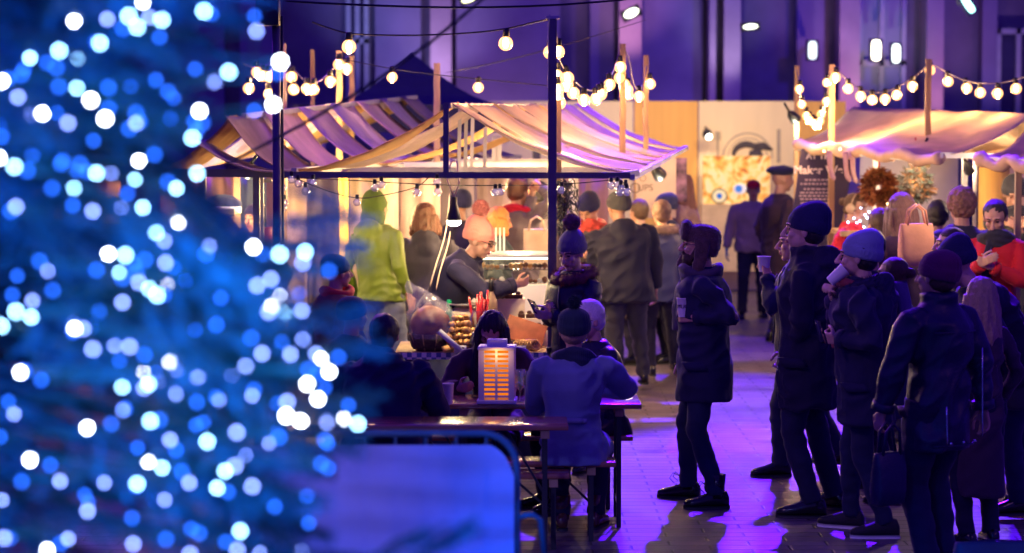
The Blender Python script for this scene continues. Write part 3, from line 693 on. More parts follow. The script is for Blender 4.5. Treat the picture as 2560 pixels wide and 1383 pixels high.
m.tube([(cx + 20 / s_, -.04, cz + 25 / s_), (cx + 40 / s_, -.04, cz + 30 / s_), (cx + 62 / s_, -.04, cz + 20 / s_)], [.07, .06, .015], 8)
m.tube([(cx + 18 / s_, -.04, cz + 20 / s_), (cx + 20 / s_, -.04, cz), (cx + 28 / s_, -.04, cz - 20 / s_)], [.08, .12, .13], 8)
m.v = [(x, -.034 + (y + .04) * .08, z) for x, y, z in m.v]; m.build('printed_emblem', DKPRINT, hb)
m = M(); fx = px2(1793); m.box((fx, -.035, Z(365, HY)), (.03, .008, .42))
for q in (-2, -1, 0, 1, 2): m.box((fx + q * .022, -.037, Z(340, HY)), (.009, .008, .14))
m.box((px2(1945), -.035, Z(365, HY)), (.05, .008, .5)); m.build('printed_cutlery', GRPRINT, hb, smooth=False)
for px, py in ((1768, 335),):
    rt = empty('clip_lamp', P(px, py, HY - .35), 'small black clip lamp throwing light on the cream banner', 'lamp'); m = M(); m.ell((0, 0, 0), (.07, .06, .08)); m.bar((0, .05, 0), (0, .3, .1), .03); m.build('lamp_head', BLACK, rt); m = M(); m.ell((.02, -.03, -.04), (.045, .045, .045)); m.build('bulb', emis('clip_bulb', (1, .95, .8), 12), rt); spot('clip_lamp_light', P(px, py + 8, HY - .4), P(px + 20, py + 120, HY), 25, (1, .9, .7), 70, .03)
# food poster (backlit screen) in front of the banner
def poster():
    m = bpy.data.materials.new('food_poster'); m.use_nodes = True; nt = m.node_tree; N = nt.nodes; L = nt.links; b = N['Principled BSDF']
    tc = N.new('ShaderNodeTexCoord'); nz = N.new('ShaderNodeTexNoise'); nz.inputs['Scale'].default_value = 4.2; nz.inputs['Detail'].default_value = 6; nz.inputs['Distortion'].default_value = 2.2
    cr = N.new('ShaderNodeValToRGB'); e = cr.color_ramp.elements; e[0].position = .24; e[0].color = (.30, .05, .02, 1); e[1].position = .62; e[1].color = (1, .85, .45, 1)
    for p_, c_ in ((.35, (.60, .18, .04, 1)), (.43, (.92, .50, .08, 1)), (.52, (1, .76, .24, 1))):
        q = e.new(p_); q.color = c_
    L.new(tc.outputs['Object'], nz.inputs[0]); L.new(nz.outputs[0], cr.inputs[0]); L.new(cr.outputs[0], b.inputs['Base Color']); L.new(cr.outputs[0], b.inputs['Emission Color']); b.inputs['Emission Strength'].default_value = .22
    return m
PY = HY - .5; rt = empty('food_poster', P(1841, 450, PY), 'bright food photograph on a panel in front of the cream banner', 'poster'); s2 = PXM(PY)
m = M(); m.box((0, 0, 0), (168 / s2, .05, 120 / s2)); m.build('print', poster(), rt, smooth=False)
def pdisc(px, py, rx, rz, col, nm, y=-.03):
    m = M(); m.loft([(V((0, y, 0)), V((rx / s2, 0, 0)), V((0, 0, rz / s2))), (V((0, y - .006, 0)), V((rx / s2, 0, 0)), V((0, 0, rz / s2)))], 28); o = m.build(nm, mat('print_%d' % (px * 1000 + py + rx), col, .5, 0, .1, 6, emit=col, es=.2), rt, smooth=False); o.location = ((px - 1841) / s2, 0, (450 - py) / s2); return o
pdisc(1798, 490, 20, 19, (.08, .10, .05), 'printed_dish'); pdisc(1798, 490, 17, 16, (.9, .85, .5), 'printed_dish', -.037); pdisc(1798, 490, 7, 7, (.02, .18, .65), 'printed_dish', -.044)
pdisc(1849, 472, 17, 13, (.85, .88, .9), 'printed_dish', -.034); pdisc(1846, 472, 9, 9, (.05, .25, .8), 'printed_dish', -.041)

m = M(); m.box((0, .04, -60 / s2 - .5), (168 / s2 + .05, .3, 1.0)); m.build('stand', mat('cream_stand', (.70, .52, .30), .7), rt, smooth=False)
# dark menu banner with its writing
SY = 24.6; s3 = PXM(SY); rt = empty('menu_banner', P(2050, 480, SY), 'dark blue slanted menu banner with white lettering beside the wreath stall', 'banner')
m = M(); c_ = [(2003, 375), (2128, 375), (2120, 640), (1965, 640)]; c_ = [(2003, 372), (2140, 372), (2090, 640), (1968, 640)]
vs = [((px - 2050) / s3, yy, (480 - py) / s3) for yy in (0, .03) for px, py in c_]; m.add(vs, [(3, 2, 1, 0), (4, 5, 6, 7), (0, 1, 5, 4), (1, 2, 6, 5), (2, 3, 7, 6), (3, 0, 4, 7)]); m.build('panel', mat('dark_blue_board', (.030, .022, .085), .6, 0, .1), rt, smooth=False)
WL = mat('white_lettering', (.75, .65, .72), .7, 0, 0)
for t, px, py, sz in (('AT THE', 2050, 391, .085), ('Maker We', 2045, 426, .115)): letters(t, ((px - 2050) / s3, -.004, (480 - py) / s3), sz, WL, rt, bold=.003)
m = M()
for i, (py, w_) in enumerate(((450, 60), (460, 80), (473, 62), (482, 78), (490, 80), (498, 74), (508, 70), (520, 60), (530, 66), (538, 64))):
    x = -w_ / 2
    while x < w_ / 2: 
        l = random.uniform(5, 12); m.box(((x + l / 2 - 8 - i) / s3, -.004, (480 - py) / s3), (l / s3, .004, .018)); x += l + 3
m.build('small_print', mat('faint_lettering', (.38, .30, .42), .7), rt, smooth=False)
# cream stall sign with rings and lettering
QY = 25.5; s4 = PXM(QY); rt = empty('stall_sign', P(1650, 470, QY), 'cream sign with circles above the people in the middle stall', 'sign')
m = M(); m.box(((1640 - 1650) / s4, 0, 0), (100 / s4, .03, 150 / s4)); m.build('panel', mat('cream_sign', (.66, .50, .38), .7, 0, .06, 3), rt, smooth=False)
SB = mat('sepia_print', (.22, .15, .12), .7)
for px, py, r_ in ((1583, 431, 8), (1598, 429, 8), (1607, 446, 8)): disc_ring((px - 1650) / s4, (470 - py) / s4, (r_ - 1.6) / s4, r_ / s4, SB, 'printed_ring', rt, y=-.022)
disc_ring((1582 - 1650 + 6) / s4, 0, 10 / s4, 13 / s4, SB, 'printed_ring', rt, y=-.022); letters('UPS', ((1613 - 1650) / s4, -.018, 0), .10, SB, rt)
m = M(); m.box((42 / s4, .02, 20 / s4), (50 / s4, .03, 110 / s4)); m.build('collage_panel', mat('photo_collage', (.20, .10, .16), .6, 0, .9, 9), rt, smooth=False)
# dark pointed tent
TY = 33; m = M(); ap = P(1030, 132, TY); bl, br_ = P(740, 262, TY - 2.2), P(1345, 262, TY - 2.2); w2 = br_.x - bl.x
cor = [(bl.x, TY - 2.2), (br_.x, TY - 2.2), (br_.x, TY + 2.2), (bl.x, TY + 2.2)]; zz = bl.z
apv = V((ap.x, TY, ap.z)); n = 8
for i in range(4):
    a = V((*cor[i], zz)); b_ = V((*cor[(i + 1) % 4], zz)); rows = []
    for j in range(n + 1):
        t = j / n; sg = -.28 * math.sin(math.pi * t) * (1 - t * .3); rows.append((a.lerp(apv, t) + V((0, 0, sg)), b_.lerp(apv, t) + V((0, 0, sg))))
    vs = [p for r_ in rows for p in r_]; m.add(vs, [(2 * j, 2 * j + 1, 2 * j + 3, 2 * j + 2) for j in range(n)])
    m.add([a, b_, b_ - V((0, 0, .35)), a - V((0, 0, .35))], [(0, 3, 2, 1)])
rt = empty('tent', (ap.x, TY, 0), 'dark blue pointed tent roof rising behind the left stalls', 'tent')
o = m.build('canopy', mat('navy_canvas', (.035, .03, .10), .7, 0, .1), None, smooth=False, origin=(ap.x, TY, 0)); o.parent = rt; o.location = (0, 0, 0)
for x, y in cor: 
    m = M(); m.bar((x - ap.x, y - TY, 0), (x - ap.x, y - TY, zz), .06); m.build('leg', STEEL, rt, smooth=False)
# ------------------------------------------------------------------ market stalls
def canvas_mat(name, col, tr=.35):
    if name in MC: return MC[name]
    m = bpy.data.materials.new(name); m.use_nodes = True; nt = m.node_tree; N = nt.nodes; L = nt.links; N.remove(N['Principled BSDF'])
    d = N.new('ShaderNodeBsdfDiffuse'); t = N.new('ShaderNodeBsdfTranslucent'); x = N.new('ShaderNodeMixShader'); x.inputs[0].default_value = tr
    tc = N.new('ShaderNodeTexCoord'); nz = N.new('ShaderNodeTexNoise'); nz.inputs['Scale'].default_value = 3; nz.inputs['Detail'].default_value = 6; L.new(tc.outputs['Object'], nz.inputs[0])
    cr = N.new('ShaderNodeValToRGB'); cr.color_ramp.elements[0].color = tuple(c * .8 for c in col) + (1,); cr.color_ramp.elements[1].color = tuple(min(.9, c * 1.12) for c in col) + (1,); cr.color_ramp.elements[0].position = .3; cr.color_ramp.elements[1].position = .7
    L.new(nz.outputs[0], cr.inputs[0]); L.new(cr.outputs[0], d.inputs[0]); L.new(cr.outputs[0], t.inputs[0])
    L.new(d.outputs[0], x.inputs[1]); L.new(t.outputs[0], x.inputs[2]); L.new(x.outputs[0], N['Material Output'].inputs[0]); MC[name] = m; return m
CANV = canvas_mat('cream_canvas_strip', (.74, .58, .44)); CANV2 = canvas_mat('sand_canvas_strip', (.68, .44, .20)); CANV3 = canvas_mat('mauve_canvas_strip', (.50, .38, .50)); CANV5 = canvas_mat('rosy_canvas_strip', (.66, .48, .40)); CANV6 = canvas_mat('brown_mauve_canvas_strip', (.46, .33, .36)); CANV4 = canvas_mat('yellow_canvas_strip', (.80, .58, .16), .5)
def strip(A, B, wv, sag, mt, name='canopy_strip', parent=None, org=V((0, 0, 0)), folds=4, fa=.012, seed=0):
    """a sagging strip of canvas from A to B, wv = its width vector"""
    n, k = 28, 14; vs = []; A = V(A) - org; B = V(B) - org
    for i in range(n + 1):
        t = i / n
        for j in range(k + 1):
            u = j / k - .5; p = A.lerp(B, t) + V(wv) * u
            ed = 1 - (2 * abs(u)) ** 4
            p.z += -sag * 4 * t * (1 - t) * (.82 + .18 * ed) + fa * math.sin(u * folds * 6.28 + seed) * (.4 + .6 * math.sin(math.pi * t)) + .02 * noise.noise((t * 4, u * 2, seed))
            vs.append(p)
    m = M(); m.add(vs, [(i * (k + 1) + j, i * (k + 1) + j + 1, (i + 1) * (k + 1) + j + 1, (i + 1) * (k + 1) + j) for i in range(n) for j in range(k)])
    return m.build(name, mt, parent, thick=.006)
def barpart(name, a, b_, w_, mt, rt, h=None):
    m = M(); o_ = V(rt.location); m.bar(V(a) - o_, V(b_) - o_, w_, h); return m.build(name, mt, rt, smooth=False)
# --- open canvas stall in the middle
rt = empty('market_stall', (P(1120, 440, 17.5).x, 17.5, 0), 'open stall with sagging cream canvas strips over a dark steel frame, in the middle', 'market stall', group='canvas roofed market stalls'); st = rt
Y0, Y1 = 17.5, 24.0
rid = lambda t: P(1122, 258, Y0).lerp(P(1462, 262, Y1), t); ear = lambda t: P(1580, 437, Y0).lerp(P(1715, 370, Y1), t); eal = lambda t: P(735, 427, Y0).lerp(P(1120, 392, Y1), t)
for i, t in enumerate((.03, .17, .33, .49, .65, .81, .96)):
    wv = V((.15, .80, 0)) if i else V((.05, .30, 0)); mts = [CANV, CANV, CANV, CANV5, CANV, CANV5, CANV5]
    strip(rid(t), ear(t), wv * (1.25 if i in (1, 3) else 1), .10 + .02 * (i % 2), mts[i], parent=st, org=st.location, seed=i)
    if i in (0, 1, 3, 5): strip(rid(t + .01), eal(t), wv * (1 if i < 1 else .8), .12, [CANV2, CANV, CANV3, CANV2, CANV, CANV2][i], parent=st, org=st.location, seed=i + 20)
strip(rid(.25), ear(.24), (.05, .14, 0), .14, CANV4, parent=st, org=st.location, seed=5); strip(rid(.57), ear(.57), (.05, .14, 0), .14, CANV4, parent=st, org=st.location, seed=6)
barpart('front_beam', P(700, 437, Y0), P(1575, 439, Y0), .045, STEEL, st); barpart('ridge_post', P(1115, 256, Y0), P(1115, 440, Y0), .04, STEEL, st)
barpart('side_beam', ear(0) + V((0, 0, -.02)), ear(1), .04, ALU, st); barpart('ridge_beam', rid(0) + V((0, 0, -.02)), rid(1) + V((0, 0, -.02)), .035, ALU, st); barpart('side_beam', eal(0), eal(1), .04, ALU, st)
barpart('beam_end', P(1560, 437, Y0), P(1593, 432, Y0 + .1), .045, ALU, st)
for px, y0, y1, Y in ((1150, 272, 432, 18.6), (1166, 264, 432, 18.9), (1182, 290, 420, 20.2), (1214, 318, 430, 19.6)): barpart('strut', P(px, y0, Y), P(px - 3, y1, Y), .028, ALU, st)
for y, Y, x0, x1 in ((425, 19.4, 760, 1560), (403, 23.6, 1120, 1640), (412, 21.5, 900, 1600)): barpart('cross_beam', P(x0, y, Y), P(x1, y, Y), .045, ALU, st)
for px, y0, Y in ((1236, 340, 23.6), (1247, 340, 23.6)): barpart('strut', P(px, y0, Y), P(px, 404, Y), .05, ALU, st)
for px, Y in ((1440, 23.0), (990, 23.5), (1430, 18.6)): 
    q = P(px, 430, Y); barpart('leg', (q.x, q.y, 0), q, .045, ALU, st)
def mast(px, y0, Y, w_, label, mt, rnd=False):
    q = P(px, y0, Y); r_ = empty('mast', (q.x, Y, 0), label, 'post'); m = M()
    if rnd: m.tube([(0, 0, 0), (0, 0, q.z)], w_ / 2, 14)
    else: m.bar((0, 0, 0), (0, 0, q.z), w_)
    m.build('pole', mt, r_, smooth=rnd); return r_
r_ = mast(1381, 44, 17.3, .062, 'tall square steel mast standing in front of the middle stall', STEEL); zt = P(1381, 44, 17.3).z
m = M(); m.box((0, 0, zt), (.10, .08, .02)); m.tube([(-.02, -.04, zt + .03), (-.03, -.045, zt - .1), (-.032, -.04, zt - .5)], .004, 6); m.build('bracket', ALU, r_, smooth=False)
r_ = mast(690, 40, 16.9, .06, 'round dark mast with a small lamp head between the tree and the middle stall', STEEL, True); zt = P(690, 40, 16.9).z
m = M(); m.tube([(.035, .03, 0), (.035, .03, zt)], .012, 8); m.build('cable', BLACK, r_); m = M(); m.box((-.05, -.05, zt + .02), (.16, .14, .18)); m.tube([(0, 0, zt - .05), (-.06, -.05, zt - .05)], .02, 8); m.build('lamp_head', BLACK, r_, bevel=.02)
# --- left stalls under violet light
rt = empty('market_stall', (P(700, 440, 18.5).x, 18.5, 0), 'stall with violet lit canvas strips behind the tree lights', 'market stall', group='canvas roofed market stalls'); ls = rt
ra = lambda t: P(610, 290, 18.8).lerp(P(1040, 243, 27), t); ea = lambda t: P(800, 430, 18.8).lerp(P(1300, 392, 27), t); el = lambda t: P(380, 430, 18.8).lerp(P(640, 380, 27), t)
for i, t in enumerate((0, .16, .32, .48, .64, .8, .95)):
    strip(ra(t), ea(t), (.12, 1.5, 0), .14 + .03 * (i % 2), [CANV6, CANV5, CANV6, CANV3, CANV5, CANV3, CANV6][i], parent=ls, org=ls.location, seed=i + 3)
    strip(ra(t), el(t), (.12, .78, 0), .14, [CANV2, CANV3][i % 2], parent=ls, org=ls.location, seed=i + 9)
strip(P(500, 352, 18.3), P(748, 424, 18.3), (.05, .5, 0), .10, CANV3, parent=ls, org=ls.location, seed=31)
barpart('front_beam', P(380, 432, 18.3), P(705, 434, 18.3), .06, STEEL, ls); barpart('ridge_beam', ra(0), ra(1), .04, ALU, ls); barpart('side_beam', ea(0), ea(1), .04, ALU, ls)
for px, Y, w_, mt in ((641, 18.3, .05, STEEL), (654, 18.5, .03, ALU), (676, 18.9, .06, mat('pinkish_paint', (.55, .32, .38), .5)), (505, 18.3, .06, WOOD), (592, 21, .05, WOOD)):
    q = P(px, 432, Y); barpart('leg', (q.x, Y, 0), q, w_, mt, ls)
barpart('rail', P(652, 452, 18.6), P(680, 452, 18.6), .03, ALU, ls)
rt = empty('counter_shelf', (P(520, 527, 19.6).x, 19.6, 0), 'white edged shelf in front of the black beret', 'shelf'); m = M(); q = P(520, 527, 19.6)
m.box((0, 0, q.z), (150 / PXM(19.6), .5, .05)); m.build('shelf_board', WHITEP, rt, bevel=.006); barpart('leg', (q.x, 19.6, 0), (q.x, 19.6, q.z - .03), .05, mat('pink_paint', (.5, .15, .25), .5), rt)
def candle(px, py, Y, w_, h_, label):
    s = PXM(Y); q = P(px, py + h_ / 2, Y); m = M(); m.lathe((0, 0, 0), [(w_ / s / 2, 0), (w_ / s / 2, h_ / s * .97), (w_ / s / 2.2, h_ / s), (.01, h_ / s * .97)], 20); o = m.build('pillar_candle', mat('rose_wax', (.65, .12, .16), .5, sss=.1), disp=(.004, 20, 20, 1)); o.location = q; tag(o, label, 'candle')
candle(668, 587, 18.6, 24, 40, 'thick rose coloured pillar candle beside the round dark mast')
# --- right stalls
def roof(name, e0, e1, r0, r1, mt, rt, sag=.1, nu=44, nv=16):
    m = M(); vs = []; o_ = V(rt.location)
    for i in range(nu + 1):
        u = i / nu
        for j in range(nv + 1):
            v = j / nv; a = V(e0).lerp(V(e1), u); b_ = V(r0).lerp(V(r1), u); p = a.lerp(b_, v)
            p.z += -sag * math.sin(math.pi * v) * (.7 + .3 * math.sin(u * 9)) + .014 * math.sin(u * 27 + v * 2) * (1 - v * .5) + .03 * noise.noise((u * 7, v * 3, 1)) - .03 * (1 - v) * abs(math.sin(u * 12)) * .6
            vs.append(p - o_)
    m.add(vs, [(i * (nv + 1) + j, (i + 1) * (nv + 1) + j, (i + 1) * (nv + 1) + j + 1, i * (nv + 1) + j + 1) for i in range(nu) for j in range(nv)]); m.build(name, mt, rt, thick=.006)
    m = M(); pts = []; rr = []
    for i in range(60):
        u = i / 59; p = V(e0).lerp(V(e1), u); p.z += -.03 * abs(math.sin(u * 12)) + .014 * math.sin(u * 27) - .02; pts.append(p - o_); rr.append(.055 + .022 * noise.noise((u * 16, 0, 3)))
    m.tube(pts, rr, 10); m.build('rolled_edge', mt, rt, disp=(.02, 9, 9, 2))
PEACH = canvas_mat('peach_canvas', (.82, .56, .36), .12)
rt = empty('market_stall', (P(2200, 380, 23).x, 23, 0), 'stall with a full peach canvas roof and wreaths hanging under it', 'market stall', group='canvas roofed market stalls'); rs = rt
e0, e1, r0, r1 = P(1992, 356, 25), P(2350, 388, 21), P(2135, 268, 26.3), P(2580, 284, 22.5)
roof('canopy', e0, e1, r0, r1, PEACH, rs)
roof('rear_canopy', P(2290, 372, 28), P(2760, 380, 24), r0, r1, PEACH, rs)
barpart('eave_beam', e0 - V((0, 0, .05)), e1 - V((0, 0, .05)), .05, WHITEP, rs); barpart('gable_beam', e1, P(2580, 392, 23.3), .05, WHITEP, rs); barpart('gable_post', P(2555, 300, 22.6), P(2555, 395, 22.8), .06, WOOD, rs)
for px, py, Y, w_, mt in ((2079, 368, 24.0, .055, WOOD), (2190, 380, 26.0, .06, WHITEP), (2412, 395, 23.5, .05, WHITEP), (2438, 395, 24.5, .03, ALU), (2340, 388, 21.2, .05, WHITEP)):
    q = P(px, py, Y)
    if px != 2340: barpart('leg', (q.x, Y, 0), q, w_, mt, rs)
rt = empty('market_stall', (P(2540, 400, 19.8).x, 19.8, 0), 'peach canvas roof edge of the nearest stall at the far right', 'market stall', group='canvas roofed market stalls'); r2 = rt
roof('canopy', P(2446, 392, 20.5), P(2760, 412, 19), P(2570, 325, 21.8), P(2860, 330, 20.5), PEACH, r2, nu=30)
q = P(2546, 400, 20.0); barpart('leg', (q.x, 20.0, 0), q, .05, WOOD, r2); barpart('eave_beam', P(2450, 398, 20.5), P(2760, 418, 19), .05, WHITEP, r2)
def board(name, px0, px1, py0, py1, Y, mt, label, cat, th=.04, fold=0, kind=None):
    a, b_ = P(px0, py0, Y), P(px1, py1, Y); c_ = (a + b_) / 2; w_ = b_.x - a.x; h_ = a.z - b_.z; n = max(2, int(w_ / .05)) if fold else 1; m = M(); vs = []
    for i in range(n + 1):
        for zz in (-h_ / 2, h_ / 2):
            vs.append((-w_ / 2 + w_ * i / n, fold * math.sin(i * 1.9 + .8 * math.sin(i * .6)), zz))
    m.add(vs, [(2 * i, 2 * i + 2, 2 * i + 3, 2 * i + 1) for i in range(n)]); o = m.build(name, mt, thick=th if not fold else .008); o.location = c_; return tag(o, label, cat)
board('back_panel', 2150, 2392, 385, 640, 27.0, mat('grey_white_sheet', (.62, .58, .62), .8, 0, .1, 2, .2, 3), 'grey white sheet behind the hanging wreaths', 'panel')
board('back_panel', 2448, 2520, 385, 640, 26.0, mat('ochre_boards', (.70, .42, .12), .7, 0, .15, 3, .3, 12, st=(8, 1, .3)), 'ochre boarding between the two right stalls', 'panel')
board('back_panel', 2386, 2446, 400, 640, 29.0, mat('dark_blue_shutter', (.05, .04, .14), .5), 'dark blue shutter beside the ochre boarding', 'panel')
board('back_panel', 2522, 2640, 370, 640, 26.5, mat('rose_sheet', (.55, .36, .34), .8), 'rose coloured sheet behind the far right stallholder', 'panel')
# hanging cloths behind the middle stall
for i, (a, b_, y0, y1, Y, col, lb) in enumerate(((702, 768, 438, 760, 24.5, (.62, .48, .42), 'cream pleated curtain next to the round mast'), (770, 846, 438, 760, 25.0, (.30, .26, .30), 'grey pleated curtain left of the yellow one'), (848, 872, 436, 800, 23.2, (.85, .62, .10), 'narrow bright yellow hanging beside the green jacket'),
        (874, 985, 438, 780, 24.6, (.66, .56, .40), 'pale cream curtain behind the green jacket'), (988, 1100, 436, 720, 25.4, (.58, .42, .42), 'dusty pink pleated curtain behind the woman with brown hair'), (1102, 1190, 436, 720, 25.8, (.20, .16, .22), 'dark mauve curtain behind the salmon pompom hat'), (1192, 1300, 436, 720, 26.4, (.46, .34, .36), 'mauve curtain behind the ginger hair'), (1300, 1372, 436, 720, 26.9, (.74, .62, .40), 'light straw curtain left of the square mast'), (1374, 1436, 440, 700, 26.0, (.42, .28, .26), 'brown rose curtain right of the square mast'), (1446, 1520, 436, 640, 27.5, (.40, .22, .26), 'dark rose curtain above the man in the plaid scarf'))):
    board('curtain', a, b_, y0, y1, Y, mat('curtain_cloth_%d' % i, col, .85, 0, .15, 3), lb, 'curtain', fold=.05)
for i, (a, b_, y0, y1, Y, col, lb) in enumerate(((400, 500, 440, 640, 22.5, (.45, .18, .12), 'rust coloured hanging behind the white shelf'), (508, 590, 436, 640, 23, (.60, .40, .30), 'pale pink hanging behind the black beret'), (598, 700, 436, 700, 22, (.10, .14, .28), 'dark blue cloth between the two steel posts'), (60, 300, 450, 560, 24, (.45, .25, .10), 'orange brown hanging seen through the tree'))):
    board('curtain', a, b_, y0, y1, Y, mat('left_curtain_%d' % i, col, .85, 0, .15, 3), lb, 'curtain', fold=.05)
# ------------------------------------------------------------------ counter and display case of the middle stall
cx_, cY = X(1190, 18.1), 18.1; CT = .79
rt = empty('stall_counter', (cx_, cY, 0), 'long sales counter covered with a dark cloth and gingham edge', 'counter'); W_ = 360 / PXM(cY)
m = M(); m.box((0, 0, CT - .02), (W_ + .1, .9, .04)); m.build('counter_top', WOOD, rt, bevel=.004); m = M(); m.box((0, -.42, (CT - .04) / 2), (W_, .03, CT - .06)); m.build('front_cloth', mat('blue_grey_cloth', (.05, .06, .13), .8, 0, .1, 3, .4, 5, st=(4, 1, .5)), rt)
def gingham():
    m = bpy.data.materials.new('gingham'); m.use_nodes = True; nt = m.node_tree; b = nt.nodes['Principled BSDF']; tc = nt.nodes.new('ShaderNodeTexCoord'); ck = nt.nodes.new('ShaderNodeTexChecker'); ck.inputs['Scale'].default_value = 28; ck.inputs[1].default_value = (.7, .7, .75, 1); ck.inputs[2].default_value = (.08, .14, .35, 1)
    nt.links.new(tc.outputs['Object'], ck.inputs[0]); nt.links.new(ck.outputs[0], b.inputs['Base Color']); return m
m = M(); m.box((0, -.445, CT - .03), (W_ + .02, .012, .05)); m.build('gingham_edge', gingham(), rt, smooth=False)
q = P(1290, 770, 20.2); s5 = PXM(20.2)
rt = empty('display_case', (q.x, 20.2, 0), 'lit white display case with a glass top full of small treats', 'display case'); wd = 225 / s5
zt_, zb_ = Z(636, 20.2), Z(705, 20.2)
WG = mat('white_laminate', (.80, .76, .66), .4, 0, .05)
m = M(); m.box((0, 0, zb_ / 2), (wd, .6, zb_)); m.build('base', WG, rt, bevel=.01)
m = M(); m.box((0, 0, zt_), (wd, .62, .025)); m.build('top_frame', mat('frosted_top', (.38, .36, .38), .3), rt, bevel=.004)
for sx in (-1, 1):
    for sy in (-1, 1): m = M(); m.bar((sx * (wd / 2 - .01), sy * .29, zb_), (sx * (wd / 2 - .01), sy * .29, zt_), .02); m.build('corner_post', WG, rt, smooth=False)
GL = glassy('clear_pane', (.8, .85, .8), .2, .03, .35)
m = M(); m.box((0, -.30, (zb_ + zt_) / 2), (wd - .05, .004, zt_ - zb_ - .03)); m.build('pane', GL, rt, smooth=False)
m = M(); m.box((0, 0, zt_ - .03), (wd - .1, .1, .02)); m.build('light_tube', emis('case_tube', (1, .88, .6), 5), rt, smooth=False)
m = M(); m.box((0, .0, (zb_ + zt_) / 2), (wd - .06, .5, .008)); m.build('glass_shelf', GL, rt, smooth=False)
point('case_light', (q.x, 20.15, zt_ - .06), 4, (1, .85, .55), .05); spot('case_light', (q.x, 19.4, 1.9), (q.x, 20.0, .9), 24, (1, .86, .55), 90, .05, 1)
TR = [mat('treat_%d' % i, c_, .5) for i, c_ in enumerate(((.35, .12, .04), (.7, .45, .2), (.8, .75, .65), (.16, .05, .02), (.75, .35, .08)))]
for i in range(34):
    m = M(); hh = random.uniform(.03, .06); m.ell((0, 0, hh / 2), (.024, .024, hh / 2), None, 10, 6); o = m.build('treat', random.choice(TR)); row = i // 17
    o.location = (q.x - wd / 2 + .06 + (i % 17) * (wd - .12) / 16, 20.0 + .1 * row, (zb_ + .002) if row == 0 else (zb_ + zt_) / 2 + .004); tag(o, 'small round treat in the lit display case', 'treat', 'treats in the display case')
for i, px in enumerate((1240, 1250, 1260)):
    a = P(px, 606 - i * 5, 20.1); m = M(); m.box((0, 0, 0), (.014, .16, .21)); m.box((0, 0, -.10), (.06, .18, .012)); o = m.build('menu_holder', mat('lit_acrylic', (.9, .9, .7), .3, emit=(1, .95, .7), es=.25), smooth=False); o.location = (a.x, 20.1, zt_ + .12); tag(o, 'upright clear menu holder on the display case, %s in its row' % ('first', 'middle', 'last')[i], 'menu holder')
# ------------------------------------------------------------------ goods on the counter
def put(name, px, py, Y, mesh_m, mt, label, cat, rot=0, **k):
    o = mesh_m.build(name, mt, **k); o.location = P(px, py, Y); o.rotation_euler = (0, 0, rot); return tag(o, label, cat)
GLASS = mat('bottle_glass', (.8, .85, .8), .05, 0, 0, trans=.9)
gf = lambda y: P(0, y, 17.8).z
cz_ = lambda Y: 327 + (HC - CT) * PXM(Y)     # pixel row where the counter top lies at depth Y
def onc(name, px, Y, m, mt, label, cat, rot=0, dz=0, **k):
    o = m.build(name, mt, **k); o.location = (X(px, Y), Y, CT + dz); o.rotation_euler = (0, 0, rot); return tag(o, label, cat)
m = M(); m.ell((0, 0, .13), (.15, .14, .13), None, 24, 14); onc('bread_loaf', 1075, 17.75, m, mat('bread_crust', (.22, .08, .03), .55, 0, .4, 8, .5, 30), 'round brown loaf wrapped under the plastic bag', 'bread', disp=(.01, 6, 6, 1), dz=.07)
m = M(); m.loft([(V((0, 0, z)), V((r_, 0, 0)), V((0, r_ * .8, 0))) for r_, z in ((.10, 0), (.14, .03), (.165, .12), (.15, .13), (.12, .05))], 28); bk = onc('wicker_basket', 1075, 17.75, m, mat('dark_wicker', (.05, .03, .03), .7, 0, .5, 40, 1, 60, st=(1, 1, 4)), 'dark wicker basket holding the round loaf', 'basket')
for i in range(10):
    a = i * .628; m = M(); m.bar((.12 * math.cos(a), .1 * math.sin(a), .01), (.17 * math.cos(a), .137 * math.sin(a), .13), .008); m.build('cane', mat('pale_cane', (.35, .22, .14), .6), bk)
# plastic bag
m = M(); m.loft([(V((-.03 + dx, 0, z)), V((w_, 0, .0)), V((0, d_, 0))) for z, w_, d_, dx in ((.10, .15, .12, .03), (.20, .17, .14, .03), (.30, .17, .10, .02), (.38, .16, .05, .01), (.43, .15, .012, 0))], 30, caps=False)
for i, v in enumerate(m.v): m.v[i] = (v[0], v[1], v[2] + (.08 * -v[0] / .15 if v[2] > .35 else 0))
PLA = bpy.data.materials.new('clear_plastic_film'); PLA.use_nodes = True; n_ = PLA.node_tree; b_ = n_.nodes['Principled BSDF']; b_.inputs['Base Color'].default_value = (.75, .7, .8, 1); b_.inputs['Roughness'].default_value = .08; b_.inputs['Alpha'].default_value = .22
onc('plastic_bag', 1078, 17.7, m, PLA, 'clear crinkled plastic bag standing over the round loaf', 'bag', sub=2, disp=(.022, 16, 16, 4, 1.5))
def bottle(px, Y, h, r, mt, capm, label, lbl=None, dz=0):
    m = M(); m.lathe((0, 0, 0), [(r * .9, 0), (r, .01), (r, h * .55), (r * .85, h * .66), (r * .38, h * .78), (r * .36, h * .93)], 20); o = onc('bottle', px, Y, m, mt, label, 'bottle', dz=dz)
    m = M(); m.lathe((0, 0, h * .80), [(r * .42, 0), (r * .42, h * .17), (r * .3, h * .2)], 16); m.build('cap', capm, o)
    if lbl: m = M(); m.lathe((0, 0, h * .15), [(r * 1.01, 0), (r * 1.01, h * .3)], 20, caps=False); m.build('paper_label', lbl, o)
    return o
bottle(1228, 18.15, .44, .05, mat('gold_bottle', (.45, .30, .15), .3, .4), BLACK, 'tall gold bottle with a black cap behind the red straws', dz=.06)
bottle(1125, 17.7, .22, .028, GLASS, mat('blue_cap', (.02, .2, .6), .4), 'small clear bottle with a blue cap beside the plastic bag')
